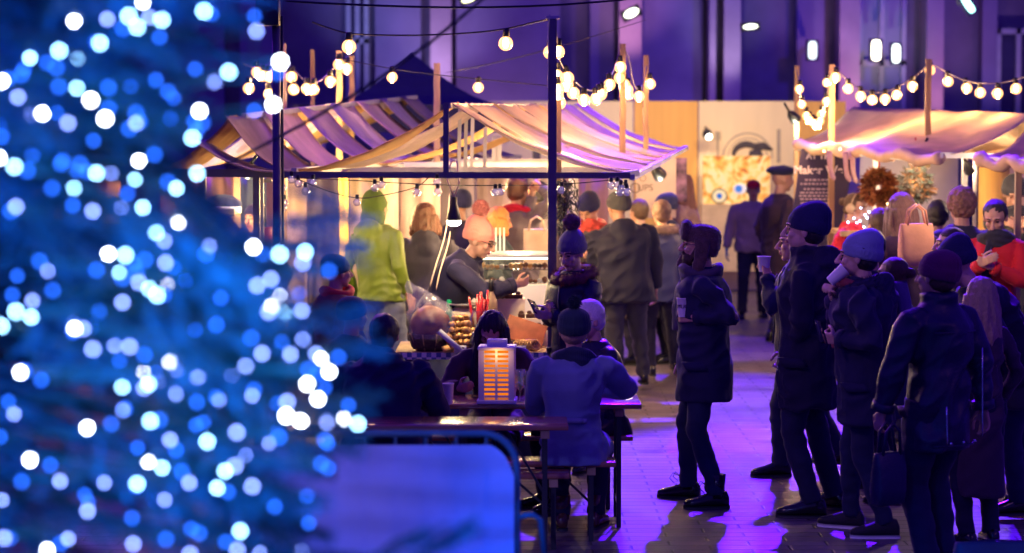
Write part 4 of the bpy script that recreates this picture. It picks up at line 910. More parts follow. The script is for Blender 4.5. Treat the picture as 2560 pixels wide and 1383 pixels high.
bottle(1122, 18.3, .34, .045, mat('green_glass', (.05, .3, .12), .1), mat('green_cap', (.0, .45, .15), .4), 'green capped bottle behind the plastic bag')
bottle(1163, 17.72, .17, .03, mat('brown_syrup', (.10, .03, .01), .15), ALU, 'small brown syrup bottle with a metal cap left of the jar')
bottle(1183, 17.62, .15, .03, GLASS, ALU, 'small clear shaker bottle in front of the jar of straws')
# jar with red straws
m = M(); m.lathe((0, 0, 0), [(.06, 0), (.07, .02), (.07, .16), (.055, .19), (.06, .21), (.056, .21), (.052, .19), (.065, .15), (.064, .02)], 24, caps=False); jr = onc('glass_jar', 1197, 17.85, m, GL, 'glass jar holding a bunch of red striped sticks', 'jar', dz=.08)
for i in range(16):
    a = random.uniform(0, 6.28); e = random.uniform(.2, 1); m = M(); m.tube([(.03 * e * math.cos(a), .03 * e * math.sin(a), .02), (.075 * e * math.cos(a), .075 * e * math.sin(a), .27 + .05 * random.random() + (.06 if i < 4 else 0))], .009, 8); m.build('red_stick', mat('red_candy', (.45, .02, .02), .25, 0, .3, 30), jr)
m = M(); m.loft([(V((0, 0, 0)), V((.13, 0, 0)), V((0, .1, 0))), (V((0, 0, .12)), V((.12, 0, 0)), V((0, .09, 0))), (V((0, 0, .16)), V((.08, 0, 0)), V((0, .06, 0)))], 24, p=4); sc = onc('kitchen_scale', 1163, 18.35, m, mat('cream_enamel', (.72, .62, .42), .3), 'cream kitchen scale with a round dial behind the jar', 'scale', dz=.12)
m = M(); m.lathe((0, 0, .16), [(.05, 0), (.14, .02), (.145, .03), (.13, .03), (.04, .015)], 28); m.build('scale_pan', ALU, sc); m = M(); m.ell((0, -.10, .07), (.035, .008, .035)); m.build('dial', mat('brass', (.5, .28, .08), .3, .8), sc)
m = M(); m.lathe((0, 0, 0), [(.05, 0), (.06, .01), (.06, .12), (.05, .14)], 20); onc('jar_of_curd', 1158, 17.8, m, mat('yellow_curd', (.80, .50, .08), .3), 'squat glass of yellow curd leaning by the red sticks', 'jar', dz=.05)
BOXD = mat('dark_chocolate', (.07, .025, .015), .4); BOXW = mat('cream_card', (.78, .66, .48), .6)
for px, Y, z_, w_, h_, lb in ((1270, 18.45, .0, .26, .34, 'tall cream step box with dark chocolates under the outstretched hand'), (1320, 18.35, 0, .20, .20, 'middle cream step box with dark chocolates'), (1345, 18.2, 0, .18, .12, 'lowest cream step box with dark chocolates by the phone')):
    m = M(); m.box((0, 0, h_ / 2), (w_, .2, h_)); o = onc('step_box', px, Y, m, BOXW, lb, 'box', bevel=.004)
    for q in (-.25, .05, .3): m = M(); m.box((q * w_, -.02, h_ + .016), (w_ * .26, .12, .03)); m.ell((q * w_, -.02, h_ + .035), (.022, .022, .02), None, 10, 6); m.build('chocolate', BOXD, o, bevel=.003)
m = M(); m.box((0, 0, .30), (.09, .09, .14)); onc('dark_tin', 1253, 18.5, m, mat('brown_tin', (.12, .04, .02), .4), 'dark brown tin behind the gold bottle', 'tin', bevel=.006, dz=.10)
GOLD = mat('golden_pastry', (.66, .36, .10), .35, .25, .5, 30, .4, 60)
k_ = 0
for px, Y, z_ in [(1116 + 13 * i + 4 * (l % 2) + 6.5 * l * .5 + random.uniform(-2, 2), 17.58 + .03 * (i % 3) + .03 * l, .043 * l) for l in range(6) for i in range(8 - l)]:
    q_ = random.uniform(.6, 1.05); m = M(); m.ell((0, 0, .028), (.036 * q_, .034 * q_, .028 * q_), None, 12, 8); onc('pastry', px, Y, m, GOLD, 'small golden pastry in the glittering pile right of the basket', 'pastry', dz=z_, rot=random.random() * 3, disp=(.010, 34, 34, k_)).__setitem__('group', 'pile of golden pastries'); k_ += 1
for i in range(7):
    m = M(); m.tube([(.035 * math.cos(t), .035 * math.sin(t) , 0) for t in [j * 6.283 / 14 for j in range(15)]], .010, 8, caps=False); o = onc('pretzel_ring', 1296 + 7 * i, 17.7, m, GOLD, 'golden pastry ring standing in the row below the sloping card', 'pastry', dz=.045); o.rotation_euler = (R(75), R(10), R(20)); o['group'] = 'row of pastry rings'
m = M(); m.box((0, 0, 0), (.30, .012, .20)); o = onc('sloping_card', 1313, 18.0, m, mat('rust_card', (.42, .12, .04), .6, 0, .4, 8), 'rust coloured price card sloping over the pastry rings', 'card', dz=.12, bevel=.002); o.rotation_euler = (R(-35), R(18), 0)
m = M(); m.box((0, 0, 0), (.26, .015, .04)); o = onc('white_board', 1130, 17.5, m, WHITEP, 'narrow white board slanting against the basket', 'board', dz=.08); o.rotation_euler = (0, R(42), 0)
for i, (px, Y, dz, lb) in enumerate(((1150, 17.52, .02, 'small white price card at the foot of the golden pastries'), (1300, 17.5, .02, 'small white price card under the pastry rings'), (1212, 17.6, .02, 'small white price card below the red sticks'))):
    m = M(); m.box((0, 0, .03), (.09, .004, .06)); c_ = onc('price_card', px, Y, m, WHITEP, lb, 'price card', rot=.2 * i, dz=dz - .02)
    m = M(); m.box((0, -.004, .042), (.06, .002, .008)); m.box((0, -.004, .024), (.045, .002, .006)); m.build('printed_lines', BLACK, c_, smooth=False)
# hanging work lamp
q = P(1135, 545, 17.7)
rt = empty('work_lamp', q, 'bright clip lamp with a black cone shade hanging above the counter', 'lamp')
m = M(); m.lathe((0, 0, 0), [(.05, -.02), (.052, .0), (.030, .09), (.024, .10), (.024, .15), (.01, .155)], 24); m.build('shade', BLACK, rt); m = M(); m.ell((0, 0, -.028), (.052, .052, .034)); m.build('bulb', emis('work_bulb', (1, .86, .62), 40), rt)
CRD = mat('cream_cord', (.85, .66, .46), .5)
m = M(); m.tube([(0, 0, .15), (-.05, 0, .28), (-.03, .0, .38), (-.01, 0, .42)], .007, 8); m.tube([(.0, 0, .15), (.04, 0, .26), (.02, 0, .42)], .006, 8); m.build('hanging_cord', CRD, rt)
point('work_lamp_light', q + V((0, -.02, -.12)), 30, (1, .72, .36), .04)
for a, b_, c_, lb in (((1124, 478), (1112, 600), (1074, 722), 'cream cord looping down over the navy jumper, left one'), ((1126, 575), (1112, 640), (1090, 728), 'cream cord below the cone lamp, right one')):
    m = M(); p = [P(*a, 18.1), P((a[0] + b_[0]) / 2 + 3, (a[1] + b_[1]) / 2, 18.1), P(*b_, 18.1), P((b_[0] + c_[0]) / 2 - 4, (b_[1] + c_[1]) / 2, 18.1), P(*c_, 18.1)]; o = m.tube([x - p[0] for x in p], .006, 8).build('cord', CRD, sub=1); o.location = p[0]; tag(o, lb, 'cord')
# warm light inside the stalls, and two added fill points
for x, Y, z, e in ((1000, 19.5, 2.0, 36), (1300, 21.0, 2.05, 75), (1205, 24.6, 2.2, 85), (900, 22, 2.1, 75), (1480, 20, 1.95, 15), (620, 20.5, 2.0, 30), (520, 21, 2.0, 26), (1500, 23.5, 2.1, 45), (780, 23, 2.2, 45)):
    point('stall_light', (X(x, Y), Y, z - .28), e * 1.6, (1, .64, .26), .08)
for x, Y, z, e in ((2160, 25.2, 2.1, 30), (2260, 24.8, 2.1, 36), (2420, 24.5, 2.0, 26), (2330, 22.3, 1.95, 12), (2560, 21.7, 2.0, 30), (2450, 17.9, 2.2, 30), (1385, 18.0, 2.1, 22)): point('stall_light', (X(x, Y), Y, z), e * 1.3, (1, .66, .40), .08)  # last two points are added fill on the red coat and pompom hat
for px, Y in ((1450, 33.2), (1665, 32.6), (1860, 32.8), (2020, 32.5)): spot('banner_light', (X(px, Y), Y, 4.3), (X(px, HY), HY, 1.5), 250, (1, .72, .42), 85, .1, 1)
# wreaths and socks
def wreath(px, py, Y, r, cols, label, n=900, ln=.10):
    rt = empty('wreath', P(px, py, Y), label, 'wreath'); m = M(); m.tube([(r * math.cos(t), 0, r * math.sin(t)) for t in [i * 6.2832 / 24 for i in range(25)]], .03, 8, caps=False); m.build('ring', mat('twig', (.10, .05, .03), .8), rt)
    for ci, c_ in enumerate(cols):
        m = M(); pts = []; nr = []
        for _ in range(n // len(cols)):
            t = random.uniform(0, 6.2832); d = V((random.gauss(0, 1), random.gauss(0, 1), random.gauss(0, 1))).normalized(); pts.append(V((r * math.cos(t), 0, r * math.sin(t))) + d * .05); nr.append(d)
        fur(m, pts, nr, ln, .014, .4); m.build('leaves', mat('wreath_leaf_%.2f_%.2f' % c_[:2], c_, .6, 0, .5, 8), rt)
    m = M(); m.tube([(0, 0, r), (0, 0, r + .35)], .008, 6); m.build('ribbon', mat('red_ribbon', (.5, .01, .03), .5), rt)
wreath(2197, 468, 23.4, .115, ((.34, .10, .03), (.42, .17, .06), (.22, .06, .03)), 'russet leaf wreath hanging under the peach roof', 1300, .065)
wreath(2288, 462, 23.0, .10, ((.06, .07, .06), (.14, .10, .09), (.30, .13, .05)), 'grey green feathery wreath hanging right of the russet one', 700, .09)
for i, (px, y0, y1) in enumerate(((2073, 378, 448), (2113, 380, 452), (2130, 380, 456))):
    q = P(px, y0, 23.2); L_ = (y1 - y0) / PXM(23.2); m = M(); m.tube([(0, 0, 0), (.01, 0, -L_ * .55), (.02, 0, -L_ * .78), (.03, -.03, -L_ * .92), (.03, -.08, -L_)], [.035, .032, .034, .036, .02], 12, flat=.5); o = m.build('stocking', cloth('rose_wool', (.50, .26, .26), .3)); o.location = q; tag(o, 'rose wool stocking hanging from the roof edge, %s in the row' % ('first', 'second', 'third')[i], 'stocking')
rt = empty('wreath_counter', (X(2230, 23.6), 23.6, 0), 'cream topped sales table below the hanging wreaths', 'table'); m = M(); m.box((0, 0, Z(580, 23.6)), (280 / PXM(23.6), .8, .05)); m.build('table_top', WOOD, rt, smooth=False)
for sx in (-.5, .5): 
    m = M(); m.box((sx, 0, Z(580, 23.6) / 2), (.06, .6, Z(580, 23.6))); m.build('leg', WOOD, rt, smooth=False)
FB = emis('cool_fairy', (.55, .65, 1), 12); FW = emis('warm_fairy', (1, .55, .2), 12)
rt = empty('fairy_lights', P(2160, 545, 23.4), 'small cool fairy lights on the table beside the red jumper', 'fairy lights')
for px, py in ((2120, 556), (2142, 557), (2150, 553), (2163, 538), (2168, 545), (2173, 530), (2178, 541), (2183, 548), (2191, 535), (2194, 570), (2201, 563), (2135, 546), (2152, 520), (2160, 568), (2172, 569)):
    m = M(); m.ell(P(px, py, 23.4) - P(2160, 545, 23.4), .009, None, 8, 6); m.build('bulb', FB, rt)
rt = empty('fairy_lights', P(2250, 500, 23.1), 'warm fairy lights wound round the russet wreath', 'fairy lights')
for px, py in ((2240, 497), (2234, 517), (2275, 503), (2290, 512), (2345, 523), (2276, 398), (2284, 403), (2290, 410), (2220, 510), (2425, 428), (2060, 378), (2100, 373)):
    m = M(); m.ell(P(px, py, 23.1) - P(2250, 500, 23.1), .012, None, 8, 6); m.build('bulb', FW, rt)
# spot lamps clipped to stalls
def cliplamp(px, py, Y, label, ang=0, e=0, tgt=None, r=.05, col=(1, .92, .6), st=16):
    q = P(px, py, Y); rt = empty('clip_lamp', q, label, 'lamp'); m = M(); m.lathe((0, 0, 0), [(r, 0), (r * 1.02, .01), (r * .8, .10), (r * .4, .14), (r * .3, .15)], 16); m.bar((0, 0, .12), (.03, .05, .24), .02); m.build('lamp_head', BLACK, rt); m = M(); m.ell((0, 0, 0), (r * .85, r * .85, .02)); m.build('bulb', emis('clip_%d' % st, col, st), rt); rt.rotation_euler = (R(35), R(ang), 0)
    if e: point('clip_lamp_light', q + V((0, -.08, -.1)), e, col, .03)
cliplamp(1652, 441, 24.2, 'black spot lamp glowing in front of the cream sign with circles', -40, 12, r=.07)
cliplamp(619, 440, 20.0, 'small lamp shining under the left steel beam', 20, 10)
cliplamp(1990, 300, 26.0, 'long white lamp on the post beside the bulb strings', -45, 10, r=.06)
cliplamp(2424, 430, 22.5, 'black lamp hanging between the two right stalls', -30, 0)
cliplamp(2296, 402, 22.8, 'black lamp shining over the feathery wreath', 10, 14)
# ------------------------------------------------------------------ bulb strings
FIL = emis('hot_filament', (1, .60, .26), 60); GLOB = glassy('lit_bulb_glass', (1, .42, .12), 5.5, .6, .2); CLR = glassy('unlit_bulb_glass', (.55, .4, 1), .45, .22, .45); DIMF = emis('unlit_filament', (.6, .5, 1), .9); AMB = emis('dim_amber_filament', (1, .5, .15), 9)  # clear bulb glass and unlit filament carry a painted violet glow
def bulb_mesh(name, r, lit):
    m = M(); m.m = 0; m.lathe((0, 0, 0), [(r * .42, 0), (r * .45, -.2 * r), (r * .5, -1.0 * r), (r * .42, -1.1 * r)], 12)
    m.m = 1; m.ell((0, 0, -2.0 * r), (r, r, r), None, 16, 12)
    m.m = 2
    if lit == 1: m.ell((0, 0, -1.95 * r), (r * .42, r * .42, r * .75), None, 8, 6)
    else:
        m.tube([(-.2 * r, 0, -1.2 * r), (-.3 * r, 0, -2.1 * r), (0, 0, -1.7 * r), (.3 * r, 0, -2.1 * r), (.2 * r, 0, -1.2 * r)], r * .05, 6)
    return m.mesh(name, [BLACK, GLOB if lit == 1 else CLR, {1: FIL, 2: DIMF, 3: AMB}[lit]], True)
BM = {}
def string(label, wire, bulbs, r=.032, lit=1, wr=.006, sag=None, energy=0, tiltj=.15, wm=None):
    """wire: list of (px, py, Y); bulbs: list of (px, py of the glass centre, Y)"""
    o_ = P(*wire[0]); m = M(); pts = [P(*q) - o_ for q in wire]
    # smooth the wire
    sp = []
    for i in range(len(pts) - 1):
        p0, p1, p2, p3 = pts[max(i - 1, 0)], pts[i], pts[i + 1], pts[min(i + 2, len(pts) - 1)]
        for k in range(6):
            t = k / 6; sp.append(.5 * ((2 * p1) + (p2 - p0) * t + (2 * p0 - 5 * p1 + 4 * p2 - p3) * t * t + (3 * p1 - p0 - 3 * p2 + p3) * t * t * t))
    sp.append(pts[-1]); m.tube(sp, wr, 6); rt = m.build('string_lights', wm or BLACK); rt.location = o_; tag(rt, label, 'string lights', None)
    for j, (px, py, Y) in enumerate(bulbs):
        key = (round(r, 3), lit)
        if key not in BM: BM[key] = bulb_mesh('bulb', r, lit)
        b = bpy.data.objects.new('bulb', BM[key]); C.objects.link(b); b.parent = rt; c = P(px, py, Y); b.location = c - o_ + V((0, 0, 2.0 * r)); b.rotation_euler = (random.gauss(0, tiltj) if False else 0, random.gauss(0, .06), 0)
        # short lead up to the wire
        if energy and j % 2 == 0: point('bulb_light', c + V((0, 0, -1.0 * r - .03)), energy * 3, (1, .52, .20), .03)
    return rt
WV = mat('violet_lit_rubber', (.16, .13, .18), .4)
string('cable with big glowing bulbs running to the top of the square mast', [(780, 55, 17.6), (815, 68, 17.6), (875, 84, 17.5), (960, 88, 17.5), (1060, 88, 17.5), (1180, 82, 17.4), (1265, 72, 17.4), (1340, 55, 17.35), (1378, 48, 17.3)], [(873, 117, 17.5), (1266, 109, 17.4)], r=.052, energy=9)
string('bulbs tangled at the square mast and looping to the wooden post', [(1385, 48, 17.3), (1392, 90, 17.4), (1397, 140, 17.7), (1410, 172, 18.3), (1430, 195, 19), (1455, 218, 19.6), (1480, 226, 20), (1505, 218, 20.4), (1530, 185, 20.8), (1548, 135, 21), (1558, 112, 21)],
       [(1376, 131, 17.6), (1397, 130, 17.5), (1395, 190, 18), (1413, 196, 18.3), (1416, 212, 18.5), (1433, 233, 19), (1461, 250, 19.6), (1487, 248, 20), (1497, 240, 20.2), (1504, 236, 20.3), (1522, 212, 20.6), (1550, 168, 20.9), (1396, 242, 18), (1401, 258, 18.1), (1392, 225, 17.9)], r=.050, energy=5, wm=WV)
string('short loop of bulbs between two wooden posts above the canvas strips', [(1560, 118, 21), (1575, 160, 21.3), (1580, 195, 21.6), (1590, 220, 21.8), (1603, 218, 22), (1613, 190, 22.1), (1617, 165, 22.2)], [(1549, 195, 21), (1561, 212, 21.2), (1570, 224, 21.3), (1568, 237, 21.4), (1597, 241, 21.9), (1624, 210, 22.2)], r=.050, energy=4, wm=WV)
string('glowing bulbs drooping over the left stall beside the tree', [(610, 160, 23), (650, 170, 23), (705, 150, 23), (735, 175, 23), (760, 200, 23), (778, 212, 23), (800, 202, 23), (830, 175, 23), (850, 145, 23)], [(640, 181, 23), (658, 190, 23), (672, 192, 23), (684, 186, 23), (622, 221, 23), (670, 236, 23), (732, 193, 23), (733, 224, 23), (768, 222, 23), (786, 224, 23), (825, 204, 23), (848, 162, 23), (868, 172, 23)], r=.054, energy=4, wm=WV)
string('thin wire with two single bulbs above the canvas ridge', [(868, 150, 20), (980, 172, 20), (1100, 188, 20), (1200, 198, 20), (1375, 215, 20)], [(980, 193, 20), (1196, 219, 20)], r=.045, energy=5, wr=.004)
string('bulbs hanging in a deep loop at the left end of the right stall', [(1992, 175, 24), (1998, 215, 24), (2008, 260, 24), (2022, 290, 24), (2040, 298, 24), (2055, 285, 24), (2066, 240, 24), (2072, 200, 24), (2080, 170, 24)], [(2001, 223, 24), (2005, 261, 24), (2016, 290, 24), (2024, 301, 24), (2033, 309, 24), (2042, 314, 24), (2050, 303, 24), (2054, 286, 24), (2065, 254, 24), (2067, 207, 24)], r=.044, energy=4, wm=WV)
string('long swag of bulbs over the peach roof, left of the tall wooden post', [(2080, 165, 24), (2100, 182, 24), (2125, 205, 24), (2155, 224, 24), (2190, 231, 24), (2225, 225, 24), (2260, 208, 24), (2295, 185, 24), (2320, 160, 24)], [(2090, 194, 24), (2120, 222, 24), (2151, 241, 24), (2180, 250, 24), (2213, 248, 24), (2245, 238, 24), (2281, 216, 24)], r=.052, energy=2.5, wm=WV)
string('long swag of bulbs over the peach roof, right of the tall wooden post', [(2320, 160, 24), (2345, 168, 24), (2380, 188, 23.7), (2420, 203, 23.4), (2470, 209, 23), (2520, 204, 22.8), (2570, 188, 22.5), (2640, 150, 22)], [(2325, 176, 24), (2370, 204, 23.8), (2413, 221, 23.5), (2450, 232, 23.2), (2495, 234, 22.9), (2538, 222, 22.7)], r=.052, energy=2.5, wm=WV)
string('unlit clear bulbs hanging in a row under the dark front beam', [(700, 443, 17.42), (790, 447, 17.42), (900, 452, 17.42), (1000, 458, 17.42), (1110, 463, 17.42), (1240, 464, 17.42), (1378, 462, 17.42), (1480, 455, 17.42), (1550, 447, 17.42)], [(729, 449, 17.4), (745, 459, 17.4), (783, 457, 17.4), (764, 478, 17.4), (937, 469, 17.4), (953, 462, 17.42), (1043, 481, 17.4), (1093, 456, 17.4), (1094, 480, 17.38), (1239, 481, 17.4), (1250, 480, 17.42), (1404, 475, 17.4), (1528, 464, 17.4)], r=.030, lit=2, wr=.0035)
string('cluster of unlit clear bulbs at the right end of the dark front beam', [(1540, 445, 17.42), (1555, 452, 17.4), (1562, 465, 17.4)], [(1543, 463, 17.42), (1552, 471, 17.38), (1550, 481, 17.4), (1564, 470, 17.43), (1566, 480, 17.4)], r=.030, lit=2, wr=.0035)
string('thin black wire drooping to one unlit bulb beside the green jacket', [(745, 448, 17.3), (820, 478, 17.3), (893, 495, 17.3), (960, 488, 17.3), (1040, 468, 17.3), (1075, 440, 17.3)], [(893, 506, 17.3)], r=.028, lit=2, wr=.0035)
string('short hanging cord of amber bulbs beside the round mast', [(706, 440, 17.0), (706, 470, 17.0), (708, 520, 17.0)], [(706, 470, 17.0), (703, 505, 17.0), (711, 508, 17.0), (706, 520, 17.0)], r=.030, lit=3, wr=.006)
def cable(label, pts, r):
    p = [P(*q) for q in pts]; m = M(); m.tube([x - p[0] for x in p], r, 8); o = m.build('cable', BLACK, sub=1); o.location = p[0]; tag(o, label, 'cable')
cable('thick black cable stretched across the top of the view', [(700, 2, 15.5), (800, 8, 15.5), (930, 14, 15.5), (1080, 19, 15.5), (1230, 19, 15.5), (1400, 14, 15.5), (1600, -4, 15.5)], .008)
cable('blurred diagonal cable rising from the tree to the upper edge', [(540, 425, 9), (700, 342, 9), (860, 255, 9), (1020, 150, 9), (1140, 55, 9), (1240, -30, 9)], .007)
cable('thin slanting wire from the short timber to the floodlight', [(1100, 185, 22), (1240, 158, 22), (1400, 118, 22), (1640, 42, 22)], .005)
# timber posts rising out of the roofs
for i, (px, y0, Y, w_, lb) in enumerate(((1557, 110, 21.0, .055, 'timber post leaning slightly behind the canvas strips, under the hanging loop'), (1615, 138, 22.3, .05, 'shorter timber post at the yellow panel'), (2080, 162, 24.2, .06, 'timber post at the left end of the peach roof'), (2321, 148, 23.2, .06, 'tallest timber post rising through the peach roof'), (1992, 165, 26.0, .05, 'thin timber post beside the cream banner'), (848, 128, 23.4, .06, 'bright timber post over the left stall, nearer one of the pair'), (879, 140, 24.5, .055, 'timber post over the left stall, farther one of the pair'), (781, 125, 25.0, .045, 'grey timber post left of the pair over the left stall'), (1092, 158, 22.4, .06, 'rough timber post behind the ridge of the middle stall'), (1394, 250, 17.9, .06, 'timber post right behind the square steel mast'), (710, 110, 22.5, .04, 'pale timber pole just right of the round mast'))):
    q = P(px, y0, Y); m = M(); n = 10; zb = 2.05 if 1500 < px < 1640 or px in (848, 879, 781, 1092, 2321) else 0; m.loft([(V((.010 * noise.noise((i, k * .5, 1)) * (k > 0), 0, zb + (q.z - zb) * k / n)), V((w_ / 2, 0, 0)), V((0, w_ / 2, 0))) for k in range(n + 1)], 8, p=6); o = m.build('timber_post', WOOD, smooth=False); o.location = (q.x, Y, 0); tag(o, lb, 'post')
# foliage garland on the square mast
rt = empty('hanging_foliage', P(1408, 500, 17.7), 'silvery twigs hanging behind the square steel mast', 'foliage'); m = M(); pts = []; nr = []
for _ in range(500): pts.append(V((random.gauss(0, .045), random.gauss(0, .04), random.uniform(-.22, .16)))); nr.append(V((random.gauss(0, .6), random.gauss(0, .6), -.6)).normalized())
fur(m, pts, nr, .09, .006, .3); m.build('leaves', mat('silver_leaf', (.16, .16, .12), .4, .2, .5, 9), rt); m = M(); m.tube([(0, 0, .2), (.01, 0, 0), (0, 0, -.22)], .006, 6); m.build('stem', mat('twig', (.1, .05, .03)), rt)
# ------------------------------------------------------------------ beer tables and benches
def slab_set(name, label, cat, x0, x1, Yc, dep, H_, legs, th=.03, ends=True):
    a, b_ = X(x0, Yc), X(x1, Yc); cx0 = (a + b_) / 2; rt = empty(name, (cx0, Yc, 0), label, cat, group='folding tables and benches'); L_ = b_ - a
    m = M(); m.box((0, 0, H_ - th / 2), (L_, dep, th)); m.build('table_top' if 'table' in name else 'seat', TWOOD, rt, bevel=.006)
    for lx in legs:
        lx = X(lx, Yc) - cx0; m = M(); m.box((lx, 0, H_ - th - .025), (.05, dep * .92, .045)); m.build('batten', WOOD, rt, smooth=False)
        for s in (-1, 1):
            m = M(); m.bar((lx + .0, s * dep * .38, 0), (lx, s * dep * .38, H_ - th - .03), .028); m.build('leg', BLACK, rt, smooth=False)
        m = M(); m.bar((lx, -dep * .38, .14), (lx, dep * .38, .14), .02); m.bar((lx, 0, .14), (lx, 0, .5 * H_), .012); m.bar((lx, 0, H_ * .45), (lx - .22, 0, H_ - th - .02), .014); m.build('brace', BLACK, rt, smooth=False)
    return rt
slab_set('beer_table', 'varnished folding table with the white lantern on it', 'table', 1070, 1600, 14.8, .55, .76, (1160, 1545))
slab_set('bench', 'folding bench under the woman in the blue grey coat', 'bench', 1030, 1540, 14.2, .26, .47, (1120, 1478))
slab_set('bench', 'folding bench behind the lantern table under the white haired person', 'bench', 1080, 1582, 15.4, .26, .47, (1160, 1520))
slab_set('beer_table', 'empty varnished folding table in front, nearest the barrier', 'table', 780, 1420, 13.65, .42, .765, (900, 1362))
slab_set('bench', 'low folding bench behind the empty front table', 'bench', 900, 1424, 14.02 - .12, .22, .44, (980, 1384))
# lantern
Yl = 14.62; sl = PXM(Yl); rt = empty('lantern', (X(1243, Yl), Yl, .762), 'white slatted lantern glowing orange on the table', 'lantern', rz=R(-3)); WL2 = mat('white_lantern_paint', (.62, .62, .66), .5, 0, .08)
w_, h_ = .205, .30
m = M(); m.box((0, 0, .012), (w_ + .03, w_ + .03, .024)); m.build('base', WL2, rt, bevel=.003); m = M(); m.box((0, 0, h_ + .035), (w_ + .02, w_ + .02, .022)); m.box((0, 0, h_ + .065), (w_ * .58, w_ * .58, .04)); m.build('lid', WL2, rt, bevel=.005)
for sx in (-1, 1):
    for sy in (-1, 1): m = M(); m.box((sx * (w_ / 2 - .012), sy * (w_ / 2 - .012), .024 + h_ / 2), (.034, .034, h_)); m.build('corner_post', WL2, rt, smooth=False)
for side in range(4):
    Rr = Matrix.Rotation(math.pi / 2 * side, 3, 'Z'); m = M(); m.box(Rr @ V((0, -w_ / 2 + .01, .024 + h_ / 2)), (.014, .014, h_), Rr)
    for i in range(10): m.box(Rr @ V((0, -w_ / 2 + .013, .045 + i * .0285)), (w_ - .03, .012, .0125), Rr)
    m.build('slats', WL2, rt, smooth=False)
m = M(); m.box((0, 0, .03 + h_ / 2), (w_ - .05, w_ - .05, h_ - .03)); m.build('glow_cylinder', emis('candle_glow', (1, .22, .008), .9), rt, smooth=False)
point('lantern_light', P(1243, 890, Yl - .16), 0.5, (1, .45, .1), .03)
cup('paper_cup', (X(1120, 14.55), 14.55, .7605 + .055), 'pale paper cup standing on the table left of the lantern', h=.125, r=.034)
for i, (px, Y, hh, lb) in enumerate(((1300, 14.62, .20, 'tall clear glass standing right of the lantern'), (1312, 14.8, .17, 'second clear glass between the lantern and the blue grey coat'))):
    m = M(); m.lathe((0, 0, 0), [(.03, 0), (.031, .004), (.005, .01), (.005, .07), (.028, .10), (.034, hh), (.032, hh), (.026, .105)], 20, caps=False); o = m.build('drinking_glass', GL); o.location = (X(px, Y), Y, .762); tag(o, lb, 'glass')
# ------------------------------------------------------------------ covered crowd barrier
BY = 9.2; sb = PXM(BY); ztop = Z(1084, BY); rt = empty('crowd_barrier', (X(1000, BY), BY, 0), 'crowd barrier covered with pale mesh fabric in front of the tables', 'barrier')
xr, xl = X(1292, BY) - rt.location.x, X(560, BY) - rt.location.x; rc = .13
path = [(xl, 0, .12), (xl, 0, ztop - rc)] + [(xl + rc - rc * math.cos(t), 0, ztop - rc + rc * math.sin(t)) for t in [R(a) for a in range(15, 91, 15)]] + [(xr - rc + rc * math.sin(t), 0, ztop - rc + rc * math.cos(t)) for t in [R(a) for a in range(0, 91, 15)]] + [(xr, 0, .12), (xr, 0, .10), (xl, 0, .10)]
GT = mat('galvanised_tube', (.07, .14, .15), .6, .2, .1)
m = M(); m.tube(path, .014, 12); m.build('frame', GT, rt)
for i in range(9):
    x = xl + (xr - xl) * (i + .6) / 9.6; m = M(); m.tube([(x, .0, .12), (x, .0, ztop - .01)], .006, 8); m.build('upright', GT, rt)
COV = canvas_mat('pale_mesh_cover', (.56, .54, .68), .2)
m = M(); nx, nz_ = 60, 40; vs = []
for i in range(nx + 1):
    for j in range(nz_ + 1):
        x = xl + .02 + (xr - xl - .03) * i / nx; z = .12 + (ztop - .04 - .12) * j / nz_
        d = max(0, x - (xr - .02 - rc)); 
        if d > 0: z = min(z, ztop - .03 - rc + math.sqrt(max(0, rc * rc - d * d)))
        vs.append((x, -.034 + 0.016 * math.sin(z * 46 + math.sin(x * 5)) * (.5 + .5 * noise.noise((x * 3, z * 2, 1))) + .012 * noise.noise((x * 4, z * 6, 5)), z))
m.add(vs, [(i * (nz_ + 1) + j, (i + 1) * (nz_ + 1) + j, (i + 1) * (nz_ + 1) + j + 1, i * (nz_ + 1) + j + 1) for i in range(nx) for j in range(nz_)]); m.build('fabric_cover', COV, rt)
m = M(); m.tube([(xr, 0, .88 + .05), (xr + .06, 0, .94), (xr + .09, 0, .92), (xr + .11, 0, .74)], .012, 8); m.build('coupling_hook', GT, rt)
for x in (xl + .3, xr - .25):
    m = M(); m.tube([(x, -.32, .015), (x, -.25, .03), (x, 0, .12), (x, .25, .03), (x, .32, .015)], .016, 8); m.build('foot', GT, rt)
# ------------------------------------------------------------------ christmas tree with its lights
TX, TYY = -1.95, 5.3
tree = empty('christmas_tree', (TX, TYY, 0), 'large fir hung with blue white lights, close to the camera on the left', 'tree')
NEED = mat('fir_needles', (.03, .085, .11), .55, 0, .4, 3); BARK = mat('fir_bark', (.06, .035, .025), .9, 0, .3, 9, .5, 30)
m = M(); m.tube([(0, 0, 0), (.02, 0, 1.5), (0, .02, 3), (0, 0, 4.6)], [.13, .10, .07, .02], 14); m.build('trunk', BARK, tree)
rnd = random.Random(3)
def edge(py):   # how far right the foliage reaches, in pixels at Y about 4.6
    T_ = ((-80, 700), (0, 690), (150, 640), (260, 560), (400, 540), (470, 560), (500, 610), (560, 700), (620, 740), (700, 740), (780, 800), (860, 860), (950, 880), (1040, 920), (1100, 930), (1180, 880), (1280, 850), (1400, 880), (1500, 900))
    for (a, b_), (c_, d_) in zip(T_, T_[1:]):
        if py <= c_: return b_ + (d_ - b_) * (py - a) / (c_ - a)
    return 800
nb = M(); tb = M(); o_ = V((TX, TYY, 0))
